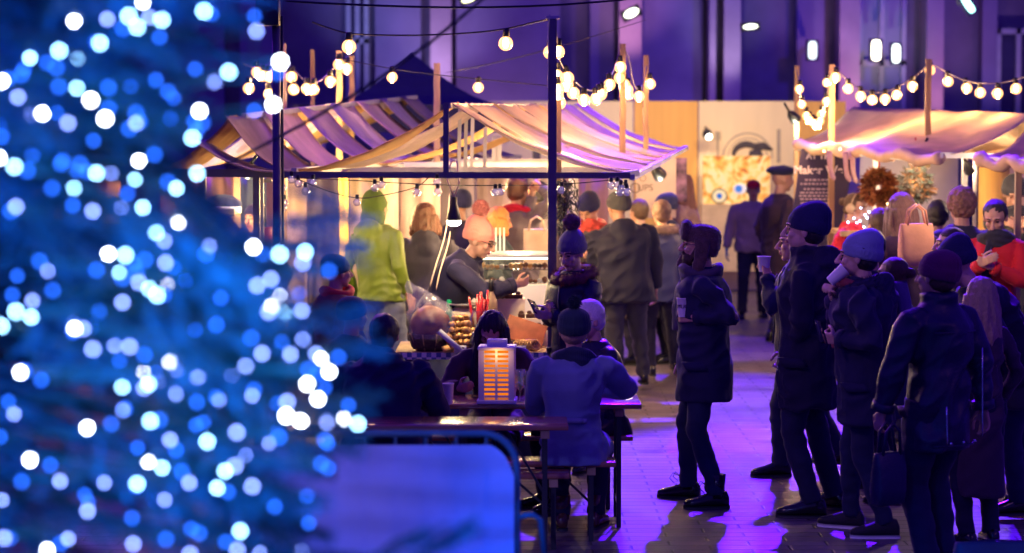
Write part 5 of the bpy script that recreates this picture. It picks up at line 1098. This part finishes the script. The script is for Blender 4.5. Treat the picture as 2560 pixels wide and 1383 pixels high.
def spray(a, b_, dens=1.0, ln=.022, wdt=.0016):
    """a twig from a to b with side twigs and needles"""
    d = b_ - a; L_ = d.length; u = d / L_; sidev = u.cross(V((0, 0, 1))).normalized(); upv = sidev.cross(u)
    tb.tube([a, a.lerp(b_, .5) + V((0, 0, .01)), b_], [.006, .004, .002], 5, caps=False)
    segs = [(a, b_)]
    n = int(L_ / .035)
    for i in range(n):
        t = .15 + .85 * i / n; p = a.lerp(b_, t)
        for s in (-1, 1):
            l = (.17 * (1 - t) + .04) * rnd.uniform(.6, 1.2); e = p + (u * .75 + sidev * s * .8 + upv * rnd.uniform(-.25, .2)).normalized() * l - V((0, 0, l * .12)); segs.append((p, e))
    for p, e in segs:
        dd = e - p; l = dd.length; q = dd / l; k = int(l / .0038 * dens); x = q.orthogonal().normalized(); y = q.cross(x)
        for j in range(k):
            c = p + dd * ((j + rnd.random()) / k); an = rnd.uniform(0, 6.283); nn = (q * .75 + x * math.cos(an) + y * math.sin(an)).normalized() * ln * rnd.uniform(.7, 1.2); w2_ = q.cross(nn).normalized() * wdt
            b0 = len(nb.v); nb.v.extend([tuple(c - w2_), tuple(c + w2_), tuple(c + nn)]); nb.f.append((b0, b0 + 1, b0 + 2)); nb.mi.append(0)
N_BR = 230
for i in range(N_BR):
    py = rnd.uniform(-120, 1500); ex = edge(py)
    px = ex - 30 - abs(rnd.gauss(0, 1)) * 60 if i % 3 == 0 else rnd.uniform(-120, ex - 60); Yd = rnd.uniform(4.35, 5.3)
    if 380 < px < 640 and 420 < py < 600 and i % 3: continue
    tip = P(px, py, Yd) - o_
    root_ = V((0, 0, min(4.4, tip.z + .35 + .1 * rnd.random()))); 
    st_ = tip.lerp(root_, min(.9, .42 / max(.3, (tip - root_).length))); st_ += V((rnd.uniform(-.05, .1), rnd.uniform(-.15, .15), rnd.uniform(-.10, .22)))
    tb.tube([root_, root_.lerp(st_, .5) + V((0, 0, -.02)), st_], [.018, .012, .007], 6, caps=False)
    spray(st_, tip, 1.0)
for i in range(70):   # the rest of the crown, away from the view
    z = .5 + 3.9 * rnd.random(); rr_ = 1.5 * (1 - z / 4.8) + .15; an = rnd.uniform(1.2, 5.6); tip = V((rr_ * math.cos(an), rr_ * math.sin(an), z)); root_ = V((0, 0, z + .3)); tb.tube([root_, tip], [.016, .005], 5, caps=False); spray(root_.lerp(tip, .4), tip, .35, .035, .003)
for a, b_ in (((1010, 1420), (1190, 1300)), ((930, 1400), (1050, 1330)), ((760, 1380), (1000, 1420)), ((640, 560), (850, 545)), ((560, 600), (800, 610)), ((700, 1020), (930, 1000)), ((600, 700), (800, 660)), ((720, 560), (880, 530)), ((700, 640), (890, 610)), ((720, 790), (910, 770)), ((740, 880), (940, 850)), ((720, 480), (850, 500)), ((730, 1130), (900, 1090))):
    spray(P(*a, 4.6) - o_, P(*b_, 4.6) - o_, 1.3)
nb.build('crown', NEED, tree, smooth=False); tb.build('branches', BARK, tree)
LW = "186,53 357,5 227,250 106,284 263,297 701,155 683,262 499,278 347,401 444,557 271,635 634,618 418,707 702,737 680,763 186,822 425,904 51,931 361,930 803,895 823,930 768,960 795,998 716,1040 752,1053 859,1048 218,1070 75,1150 370,1153 118,1375 5,203 -3,395"
LC = "322,40 405,50 343,68 250,108 148,127 193,147 75,145 510,28 192,222 572,180 481,345 36,417 241,433 337,448 493,434 185,472 441,471 357,519 391,583 313,638 298,683 699,636 763,630 373,722 393,738 711,783 40,779 78,793 3,815 372,960 306,968 895,1060 376,1053 518,1104 563,1178 543,1220 601,1328 343,1210 405,1170"
LV = "268,48 373,43 641,78 45,243 75,285 170,308 340,308 537,205 278,436 40,517 232,528 306,519 410,603 414,657 757,657 525,615 120,677 347,706 306,756 643,714 677,698 672,780 754,777 208,822 185,805 287,866 324,867 655,884 726,886 758,848 442,928 360,970 395,952 495,943 576,940 614,917 439,986 308,1025 548,1001 630,990 718,1005 790,885 817,1055 35,1035 592,1081 672,1108 425,1100 612,1138 587,1165 150,1203 260,1207 473,1207 631,1216 219,1278 411,1250 170,1347 10,1345 333,1360 475,1385 593,1375 752,1378 650,1383 81,752 232,873 5,1250 690,1420 250,1430 420,1440"
LD = "530,35 340,283 488,173 390,200 693,183 636,277 427,295 68,427 386,387 190,422 157,402 182,513 420,455 421,590 363,650 515,635 823,677 43,690 464,704 748,735 248,780 432,808 490,825 541,812 552,745 628,845 361,888 705,855 103,950 492,1006 635,975 846,893 812,970 793,935 871,1013 812,1100 278,1060 490,1063 440,1125 695,1080 570,1230 455,1180 221,1255 687,1267 330,1295 498,1333 415,1348 25,1345 141,170"
LB = {}
for _ in range(70):
    py_ = rnd.uniform(0, 1383); px_ = rnd.uniform(0, edge(py_) - 20); LD += ' %d,%d' % (px_, py_)
for nm, col, st_, s_ in (('white', (.85, .92, 1), 52, LW), ('cyan', (.30, .66, 1), 24, LC), ('lilac', (.22, .32, 1), 15, LV), ('dim', (.02, .14, 1), 8, LD)):
    e = emis('led_' + nm, col, st_ * (.95 if nm == 'white' else 1.3)); m = M(); m.ell((0, 0, 0), (.0042, .0042, .0044), None, 10, 8); me = m.mesh('bulb', [e]); L_ = [tuple(map(int, q.split(','))) for q in s_.split()]
    ws = M(); rt = bpy.data.objects.new('string_lights', None); bs = sorted([(px + 0., py + 0.) for px, py in L_], key=lambda q: q[1])
    pos = [P(px, py, rnd.uniform(4.15, 4.6)) for px, py in bs]; org = pos[0]
    for a, b_ in zip(pos, pos[1:]):
        md = a.lerp(b_, .5) + V((0, .25, -.02)); ws.tube([a - org + V((0, .006, 0)), md - org, b_ - org + V((0, .006, 0))], .0016, 5, caps=False)
    rt = ws.build('string_lights', mat('green_wire', (.01, .04, .02), .5)); rt.location = org; tag(rt, {'white': 'string of the brightest white lights on the fir', 'cyan': 'string of pale cyan lights on the fir', 'lilac': 'string of lilac blue lights on the fir', 'dim': 'string of dim deep blue lights on the fir'}[nm], 'string lights')
    for p in pos: b = bpy.data.objects.new('bulb', me); C.objects.link(b); b.parent = rt; b.location = p - org
for px, py, e in ((250, 300, 5), (520, 700, 6), (700, 980, 6), (150, 1000, 5), (300, 1250, 5), (500, 100, 4)): point('led_glow', P(px, py, 4.2), e * 3.2, (.01, .22, 1), .2)  # added blue points that brighten the needles, not single bulbs
# ------------------------------------------------------------------ the crowd
NAVY = cloth('navy_wool', (.006, .006, .048), .1); BLK = cloth('black_wool', (.005, .003, .032), .1)
DENIM = cloth('dark_denim', (.008, .014, .06), .1); SUIT = cloth('suit_trouser', (.008, .009, .05), .1)
LEATHER = mat('black_leather', (.009, .008, .040), .44, 0, .2, 12, .3, 80); LSHOE = mat('polished_black_leather', (.010, .010, .014), .18, 0, .1, 20, .1, 30)
SNEAK = cloth('black_canvas_shoe', (.012, .012, .02), .1, .7)
BROWNH = mat('brown_hair', (.09, .045, .025), .5, 0, .35, 30, .8, 30, st=(12, 12, 1)); DARKH = mat('dark_hair', (.012, .009, .012), .38, 0, .3, 30, .8, 30, st=(12, 12, 1))
BLOND = mat('blonde_hair', (.42, .28, .18), .45, 0, .35, 30, .8, 30, st=(12, 12, 1)); GINGER = mat('ginger_hair', (.50, .16, .03), .45, 0, .35, 30, .8, 30, st=(12, 12, 1))
WHITEH = mat('white_hair', (.72, .66, .66), .5, 0, .2, 30, .6, 30, st=(10, 10, 2)); BUZZ = mat('cropped_hair', (.06, .04, .04), .8, 0, .3, 60, .3, 200)
NK = knit('navy_knit', (.008, .008, .065)); BLUEK = knit('pale_blue_knit', (.20, .24, .42), 30); PURK = knit('plum_knit', (.15, .015, .085)); GREYK = knit('charcoal_knit', (.045, .045, .06))
SALM = knit('salmon_knit', (.82, .27, .20), 22); GREYP = knit('slate_knit', (.15, .14, .19), 20)
UFUR = mat('brown_fur', (.075, .035, .035), .8, 0, .4, 25, .5, 120, .5); PFUR = mat('dusty_pink_fur', (.55, .20, .17), .8, 0, .25, 25); GFUR = mat('mauve_fur', (.28, .15, .16), .8, 0, .3, 25)
BFUR = mat('burgundy_fur', (.16, .04, .05), .7, 0, .5, 20); CREAMF = mat('cream_fur', (.48, .34, .22), .8, 0, .3, 20)
def who(*a, **k): return person(*a, **k)
who('ushanka', 'bearded man in a brown fur trapper hat and long navy coat holding a white cup', 1762, 15.5, 548, 82, lean=1, coat=NAVY, hem=.66, flare=1.08, trs=(DENIM, .97), shoe=LSHOE, boots='boot',
    hat=('ushanka', UFUR), beard=mat('dark_beard', (.05, .025, .02), .8, 0, .3, 60), glasses='gold', hL=('px', 1735, 792, -.16), hR=('px', 1722, 905, .16), eL=(-.3, -1, -.5), eR=(.3, -.6, -1), curl=48, feet=[('px', 1722, 1240, 15.72), ('px', 1792, 1265, 15.32)], vox=.0055, scarf=(cloth('dark_scarf', (.05, .035, .07)), 1), collar=.02, hp=-5, pnL=(.6, .4, 0), buttons=BLACK, bulk=1.03)
who('tall', 'tall man in a black beanie and dark coat looking across the square in profile', 2022, 15.0, 500, 72, coat=BLK, hem=.62, trs=(SUIT, 1.0), shoe=LSHOE, hat=('beanie', NK, .035), skin=SKIN2, collar=.05, hL=('px', 1990, 900, -.05), hR=('px', 1975, 880, .15), curl=30, feet=[('px', 2085, 1280, 15.25), ('px', 2032, 1300, 14.95)], vox=.0055, hy=8, hair=('short', DARKH), hood=True)
who('cupman', 'man in a dark suit raising a paper cup, half hidden behind the tall man', 1995, 16.7, 560, 84, coat=NAVY, hem=.86, trs=(SUIT, 1.02), shoe=LSHOE, hair=('short', DARKH), hL=('px', 1918, 690, -.12), hR=('px', 1980, 880, .1), eL=(-.5, .6, -1), curl=50, feet=[('px', 2110, 1185, 16.95), ('px', 1950, 1190, 16.75)], vox=.006, pnL=(.6, .5, 0))
who('drinker', 'man in a pale blue beanie drinking from a paper cup, phone in hand', 2170, 14.3, 568, 76, lean=3, coat=NAVY, hem=.66, trs=(DENIM, .92), shoe=SNEAK, boots='white', hat=('beanie', BLUEK, .03, None, (-.085, -.03, .055)), skin=SKIN2, hair=('short', DARKH),
    hR=('px', 2084, 745, .05), hL=('px', 2098, 848, -.16), eL=(-.6, -.7, -.6), eR=(.3, .2, -1), curl=52, feet=[('px', 2128, 1340, 14.55), ('px', 2215, 1368, 14.2)], vox=.0055, scarf=(cloth('dark_red_scarf', (.22, .03, .05)), 1), collar=.03, bulk=1.22, pnR=(-.6, .3, 0), furc=mat('black_fur', (.01, .008, .05), .8, 0, .3), hood=True)
who('biker', 'person in a plum knit hat and black leather biker jacket seen from behind', 2350, 13.1, 612, 38, sex='f', coat=LEATHER, hem=.68, arm_r=.068, trs=(BLK, 1.2), shoe=LSHOE, hat=('beanie', PURK, .015), hair=('short', BROWNH), hL=('px', 2205, 1030, -.05), hR=('px', 2470, 1080, .15), eL=(-1, -.1, -.2), bulk=1.22, vox=.0065, collar=.05, curl=30, hy=8)
who('blonde_coat', 'blonde woman in a long brown coat standing close behind the leather jacket', 2458, 13.9, 690, 20, sex='f', coat=cloth('mauve_brown_wool', (.045, .02, .05)), hem=.34, flare=1.15, trs=(BLK,), shoe=LSHOE, hair=('long', BLOND), vox=.008, hR=('px', 2500, 1010, .1), bulk=.85)
who('bending', 'man in a dark beanie and big dark coat bending his head down at the right', 2545, 14.7, 600, 88, H=1.84, lean=30, hp=28, coat=BLK, hem=.70, flare=1.1, trs=(DENIM, .95), shoe=LSHOE, hat=('beanie', NK, .04), vox=.0065, hL=('px', 2470, 900, -.2), hR=('px', 2480, 880, .1), bulk=1.15, feet=[('px', 2600, 1275, 15.1), ('px', 2545, 1290, 14.9)], skin=SKIN2)
who('cropped', 'man with closely cropped dark hair in profile behind the plum knit hat', 2385, 17.4, 566, 86, coat=BLK, hem=.6, trs=(BLK,), hair=('buzz', BUZZ), vox=.006, beard='stubble', skin=SKIN2)
who('redcoat', 'woman in a red coat and black scarf looking down beside the market stall', 2492, 19.3, 492, 158, sex='f', hp=26, coat=cloth('red_wool', (.55, .008, .02), .1), hem=.5, trs=(BLK,), hair=('bun', DARKH), scarf=(cloth('black_scarf', (.02, .02, .035)), 1), vox=.0065, hR=('px', 2455, 660, -.25), hL=('px', 2480, 668, -.25), bulk=1.1, skin=SKIN)
who('nightblack', 'dark haired man standing just behind the pale blue beanie', 2178, 16.3, 572, 75, coat=BLK, hem=.5, trs=(BLK,), hair=('short', DARKH), vox=.009)
who('backpacker', 'woman in a grey headband and black jacket with a backpack behind the drinking man', 2240, 15.6, 640, 60, sex='f', coat=cloth('grey_blue_nylon', (.04, .05, .08), 0, .4), hem=.6, trs=(BLK,), hair=('bun', BROWNH), vox=.009)
who('knithat', 'man in a brown curly knit hat seen from behind at the wreath stall', 2405, 19.6, 470, 10, coat=cloth('dark_jacket', (.02, .02, .045)), hem=.7, trs=(BLK,), hair=('curly', mat('curly_brown_knit', (.22, .11, .08), .9, 0, .4, 30, .8, 60)), vox=.009, bulk=1.15)
who('totewoman', 'woman with long brown hair in a dark coat carrying a tan shoulder bag', 2275, 18.6, 478, 20, sex='f', hy=-25, coat=cloth('plum_coat', (.045, .02, .045)), hem=.5, trs=(BLK,), hair=('long', mat('mid_brown_hair', (.20, .10, .07), .5, 0, .4, 30, .8, 30, st=(12, 12, 1))), vox=.009, bulk=1.25, side=-6)
who('greybeanie', 'stallholder in a grey beanie and dark hooded coat at the far right stall', 2533, 23.0, 430, 175, hp=25, coat=cloth('charcoal_coat', (.03, .03, .045)), hem=.5, trs=(BLK,), hat=('beanie', GREYK, .02), vox=.010, scarf=(GREYK,), hR=('px', 2545, 570, -.3), hL=('px', 2550, 575, -.3))
who('earmuffs', 'woman in a red jumper and round earmuffs behind the wreath stall', 2128, 23.5, 478, -120, sex='f', hp=15, coat=cloth('red_jumper', (.65, .015, .04), .3), hem=.7, trs=(BLK,), hair=('bun', BROWNH), hat=('muffs', CREAMF), vox=.010)
who('redcap', 'man in a red cap, grey brown jacket and blue gloves walking up the path', 1883, 31.0, 445, 176, coat=cloth('grey_brown_fleece', (.30, .20, .26)), hem=.84, trs=(BLK, 1.1), shoe=LSHOE, hat=('cap', cloth('red_cap', (.5, .01, .03))), glove=cloth('blue_glove', (.03, .20, .45)), hR=('l', .34, .08, .82), hL=('l', -.34, .08, .82), vox=.012, bulk=1.22, feet=[(.14, .1, 0), (-.13, -.18, 0)])
who('capman', 'man in a dark flat cap and coat in front of the menu banner', 1950, 27.5, 408, -70, coat=cloth('aubergine_coat', (.035, .015, .035)), hem=.5, trs=(BLK,), hat=('beret', NK), vox=.012, bulk=1.2, skin=SKIN)
who('longhair', 'woman with very long brown hair in a pale shaggy coat', 1708, 26.5, 432, 70, sex='f', coat=cloth('shaggy_beige_coat', (.30, .18, .15), .5), hem=.5, trs=(BLK,), hair=('long', mat('chestnut_hair', (.22, .09, .06), .5, 0, .4, 30, .8, 30, st=(12, 12, 1))), vox=.011, bulk=1.15)
who('hoodback', 'man in a grey beanie and navy hooded jacket with grey jeans seen from behind', 1562, 22.0, 468, 14, side=-5, coat=cloth('navy_hooded_shell', (.006, .006, .032), .1, .8), hem=.80, flare=1.12, trs=(cloth('worn_grey_jeans', (.035, .035, .07)), 1.1), shoe=LSHOE, hat=('beanie', GREYK, .015), hood=True, bulk=1.32, vox=.009, hL=('px', 1508, 730, .2), hR=('px', 1640, 735, .2), hy=10, feet=[('px', 1612, 965, 22.4), ('px', 1545, 968, 22.2)])
who('furhood', 'person in a pale blue grey parka with a cream fur hood', 1655, 23.6, 500, 15, sex='f', coat=cloth('blue_grey_parka', (.06, .07, .16), .2, .5), hem=.75, trs=(BLK, 1.1), shoe=LSHOE, hair=('short', mat('dull_brown_hair', (.16, .09, .07), .6, 0, .3, 30, .8, 30)), furc=CREAMF, bulk=1.25, vox=.010, feet=[('px', 1690, 925, 23.9), ('px', 1625, 925, 23.7)])
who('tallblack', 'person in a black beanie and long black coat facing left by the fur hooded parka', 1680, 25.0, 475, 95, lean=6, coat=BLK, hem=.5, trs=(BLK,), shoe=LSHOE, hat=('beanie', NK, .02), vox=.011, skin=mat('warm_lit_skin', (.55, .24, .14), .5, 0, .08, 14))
who('plaid', 'man in a black beanie and red plaid scarf looking down at the display case', 1480, 23.0, 470, 150, hp=35, coat=cloth('grey_brown_coat', (.09, .065, .08)), hem=.5, trs=(BLK,), hat=('beanie', NK, .02), scarf=(mat('red_plaid', (.45, .05, .04), .9, 0, .8, 22, .3, 60), 1), vox=.008, skin=SKIN, bulk=.95, hR=('px', 1465, 640, -.3))
wm = who('pomgirl', 'woman in a grey pompom hat and fur collar looking down at her phone', 1437, 17.0, 545, 138, sex='f', hp=20, hy=8, coat=LEATHER, hem=.62, trs=(BLK,), shoe=LSHOE, hat=('pom', GREYP, .03, GFUR), skin=SKIN2, furc=BFUR, hR=('px', 1368, 778, -.16), hL=('px', 1376, 790, -.28), eR=(.5, -.6, -1), eL=(-.5, -.6, -1), curl=42, vox=.0055, bulk=1.12)
who('vendor', 'stallholder in a salmon pompom hat and navy jumper reaching over the counter', 1085, 18.55, 500, -108, H=1.82, sex='f', lean=31, hp=22, coat=cloth('navy_jumper', (.016, .014, .05), .1), hem=.80, arm_r=.060, trs=(BLK,), hat=('pom', SALM, .045, PFUR), skin=SKIN, collar=.02, hR=('px', 1288, 712, -.25), hL=('px', 1040, 792, -.30), eR=(.6, -.3, -.6), eL=(-.4, -1, .1), curl=30, vox=.006, glasses=True, bulk=1.28)
who('greenjacket', 'person in a bright lime green jacket and jeans turned away by the yellow hanging', 950, 20.6, 470, -35, side=-5, coat=cloth('lime_green_shell', (.12, .19, .010), .1, .6, .2, 60), hem=.88, flare=1.05, trs=(cloth('light_jeans', (.13, .16, .24)), 1.1), hat=('hoodup', cloth('green_hood', (.06, .11, .012))), hood=True, bulk=1.0, vox=.009, arm_r=.058)
who('brownbob', 'woman with brown shoulder length hair in a charcoal hooded coat behind the stallholder', 1062, 21.2, 505, 5, sex='f', hy=-25, coat=cloth('charcoal_parka', (.03, .028, .055)), hem=.5, trs=(BLK,), hair=('bob', mat('copper_brown_hair', (.11, .04, .025), .45, 0, .4, 30, .8, 30, st=(12, 12, 1))), hood=True, vox=.009, bulk=1.25)
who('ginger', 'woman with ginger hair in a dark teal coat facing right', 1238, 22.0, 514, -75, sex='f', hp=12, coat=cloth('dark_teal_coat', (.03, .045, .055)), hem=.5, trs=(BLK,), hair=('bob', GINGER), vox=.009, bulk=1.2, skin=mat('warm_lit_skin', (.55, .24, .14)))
who('redscarf', 'person in a grey coat and red scarf with raised arms behind the ginger haired woman', 1292, 24.0, 440, -40, coat=cloth('mid_grey_wool', (.13, .10, .12)), hem=.5, trs=(BLK,), hair=('short', mat('copper_brown_hair', (.2, .075, .04))), scarf=(cloth('bright_red_scarf', (.6, .01, .03)),), hR=('px', 1352, 470, -.1), hL=('px', 1330, 485, .0), curl=50, vox=.011, bulk=1.1)
who('darkhead', 'dark haired person in a cream coat behind the display case', 1345, 25.0, 452, 60, coat=cloth('cream_coat', (.5, .42, .32)), hem=.5, trs=(BLK,), hair=('short', DARKH), vox=.012)
b5 = PEOPLE['biker']; cb = b5['coat']; rt5 = b5['root']
def onp(q): return b5['Rz'].inverted() @ (V(q) - b5['base'])
tp5 = lambda x, y, z: onp(b5['tp'](x, y, z)); CHR = mat('zip_metal', (.6, .6, .65), .25, 1, .05)
for x0_, x1_, z0_, z1_ in ((-.13, -.12, .0, -.20), (.15, .16, .30, -.18)):
    m = M(); m.tube([tp5(x0_ + (x1_ - x0_) * t, -.178, z0_ + (z1_ - z0_) * t) for t in (0, .25, .5, .75, 1)], .005, 6); m.build('zip', CHR, cb)
for x_ in (-.10, .0, .09): m = M(); m.ell(tp5(x_, -.185, -.20), .009, None, 8, 6); m.build('stud', CHR, cb)
for z_ in (.39, -.22): m = M(); m.tube([tp5(x_ * .01, -.172 + (x_ * .01) ** 2 * 2.2, z_) for x_ in range(-16, 17, 4)], .006, 6); m.build('seam', LEATHER, cb)
g = PEOPLE['vendor']; a_, b_ = g['E'][1], g['Wr'][1]; m = M(); vr = g['root']
for t in (.42, .52):
    c_ = a_.lerp(b_, t) - g['base']; d_ = (b_ - a_).normalized(); Ri_ = g['Rz'].inverted(); m.tube([Ri_ @ (c_ - d_ * .009), Ri_ @ (c_ + d_ * .009)], .064, 18)
m.build('sleeve_stripe', mat('white_stripe', (.7, .68, .7), .7), vr)
who('blackcap', 'person in a black knit hat in the crowd behind the salmon pompom hat', 1150, 23.2, 466, 30, coat=BLK, hem=.5, trs=(BLK,), hat=('beanie', NK, .02), vox=.011)
who('walker', 'dark coated brown haired person between the hooded jacket and the parka', 1600, 24.8, 498, 40, coat=cloth('dark_brown_coat', (.05, .03, .04)), hem=.5, trs=(BLK,), shoe=LSHOE, hair=('short', BROWNH), vox=.011, bulk=1.2)
who('aubergine', 'broad person in an aubergine coat in front of the wreath table', 2215, 20.2, 520, 25, coat=cloth('aubergine_wool', (.05, .015, .05)), hem=.5, trs=(BLK,), hair=('short', BROWNH), vox=.010, bulk=1.3, lean=8)
who('queue', 'dark haired person in black between the tan bag and the curly knit hat', 2345, 21.0, 500, -15, coat=BLK, hem=.5, trs=(BLK,), hair=('short', DARKH), vox=.010, bulk=1.2)
who('leftstall', 'person in a dark hood at the left stall beside the rose candle', 640, 21.5, 500, 150, coat=BLK, hem=.5, trs=(BLK,), hat=('beanie', NK, .01), vox=.011)
# seated at the beer tables
who('lantern_girl', 'woman with long dark hair sitting with bowed head behind the white lantern', 1240, 15.45, 768, 172, H=1.66, sex='f', sit=.46, lean=15, hp=48, hr=-8, coat=cloth('dark_brown_cardigan', (.06, .025, .03)), trs=(BLK,), shoe=LSHOE, hair=('long', DARKH), hR=('l', .18, .42, .84), hL=('l', -.18, .42, .84), feet=[(.1, .4, 0), (-.1, .42, 0)], vox=.007, bulk=1.1, skin=SKIN)
who('greycoat', 'woman in a blue grey wool coat and bobble hat sitting with her back turned', 1432, 14.2, 738, -8, H=1.70, sex='f', sit=.47, lean=7, coat=cloth('blue_grey_wool', (.13, .18, .31), .4), trs=(BLK,), shoe=mat('brown_leather_boot', (.09, .035, .025), .25, 0, .2), boots='boot', hat=('bear', knit('dark_green_knit', (.012, .035, .05), 18), .01), scarf=(knit('dark_teal_scarf', (.015, .03, .06), 14),),
    hR=('px', 1492, 968, .40), hL=('px', 1385, 960, .38), eR=(1.2, .1, -.5), eL=(-.3, .1, -1), belt=cloth('blue_grey_belt', (.16, .18, .30)), vox=.007, bulk=1.22, arm_r=.066, feet=[(.10, .38, 0), (-.10, .30, 0)], hy=8, hair=('short', BLOND))
who('whitehair', 'white haired person with glasses in a black padded jacket sitting at the table', 1505, 15.45, 752, 118, H=1.66, sex='f', sit=.46, lean=6, hp=12, coat=mat('black_nylon', (.012, .012, .03), .35, 0, .1, 9, .4, 14), trs=(BLK,), shoe=LSHOE, hair=('short', WHITEH), glasses=True, skin=SKIN2, hR=('l', .16, .38, .84), hL=('l', -.2, .36, .84), vox=.0065, bulk=1.12, feet=[(.1, .35, 0), (-.1, .38, 0)])
who('bluesitter', 'sitter in a navy coat and hood bent over the near end of the table', 950, 14.15, 800, -4, H=1.66, sit=.47, lean=16, coat=NAVY, trs=(BLK,), shoe=LSHOE, hair=('short', DARKH), hood=True, vox=.008, bulk=1.3, hR=('l', .16, .36, .84), hL=('l', -.16, .36, .84), feet=[(.1, .35, 0), (-.1, .38, 0)])
who('browncoat', 'person in a dark beanie and tan jacket with a red collar behind the christmas tree', 838, 16.8, 626, -62, coat=cloth('tan_jacket', (.24, .10, .05)), hem=.6, trs=(BLK,), hat=('beanie', knit('dark_teal_knit', (.02, .05, .07)), .02), scarf=(cloth('coral_scarf', (.65, .05, .05)),), vox=.008, skin=SKIN, bulk=1.1)
who('blackhat', 'person in a black woolly hat just below the tan jacket', 858, 15.9, 745, -40, H=1.62, sit=.46, lean=8, coat=BLK, trs=(BLK,), hat=('beanie', NK, .01), vox=.010, feet=[(.1, .35, 0), (-.1, .38, 0)])
who('beret', 'person in a black beret behind the white shelf at the left stall', 556, 20.2, 482, 195, hp=20, coat=BLK, hem=.6, trs=(BLK,), hat=('beret', NK), vox=.010, skin=SKIN)
# ---- things people hold
g = PEOPLE['ushanka']; cup('paper_cup', g['hand'][-1] + V((-.012, -.03, .055)), 'white paper cup with black lettering held by the man in the trapper hat', text='MUG!', yaw=-.1, h=.115, r=.042)
cup('paper_cup', PEOPLE['cupman']['hand'][-1] + V((.01, -.01, .03)), 'white paper cup raised level with the black beanie', r=.046, h=.10)
cup('paper_cup', P(2092, 690, 14.25), 'white paper cup tilted to the lips of the drinking man', tilt=(0, R(50), 0), h=.11, r=.04)
phone(P(1336, 768, 16.75), (R(40), R(20), R(40)), 'dark phone held by the woman in the pompom hat')
phone(P(2050, 830, 14.05), (R(70), R(10), R(60)), 'phone held low by the man in the pale blue beanie')
bag('handbag', P(2222, 1260, 12.9), (.20, .10, .28), 'black handbag hanging beside the leather jacket', LEATHER, .16, R(30))
TAN = cloth('tan_canvas', (.62, .30, .16), .1, .8, .15, 60)
q = P(2290, 665, 18.2); bag('shoulder_bag', (q.x, q.y, q.z), (.27, .12, .32), 'tan shoulder bag on the back of the long haired woman', TAN, .14, R(15))
bag('shopping_bag', P(2480, 1490, 12.2), (.40, .16, .28), 'teal shopping bag near the ground at the right edge', cloth('teal_paper', (.008, .05, .07), 0, .6), 0, R(5))
q = P(2236, 870, 15.35); bag('backpack', (q.x, q.y, q.z), (.27, .18, .42), 'black backpack behind the drinking man', mat('black_nylon', (.012, .012, .03)), 0, R(60), 'backpack')
q = P(1342, 665, 23.4); bag('shoulder_bag', (q.x, q.y, q.z), (.26, .1, .36), 'cream cloth bag hanging from the grey coated arm', cloth('cream_canvas', (.72, .55, .36), 0, .8), .12)
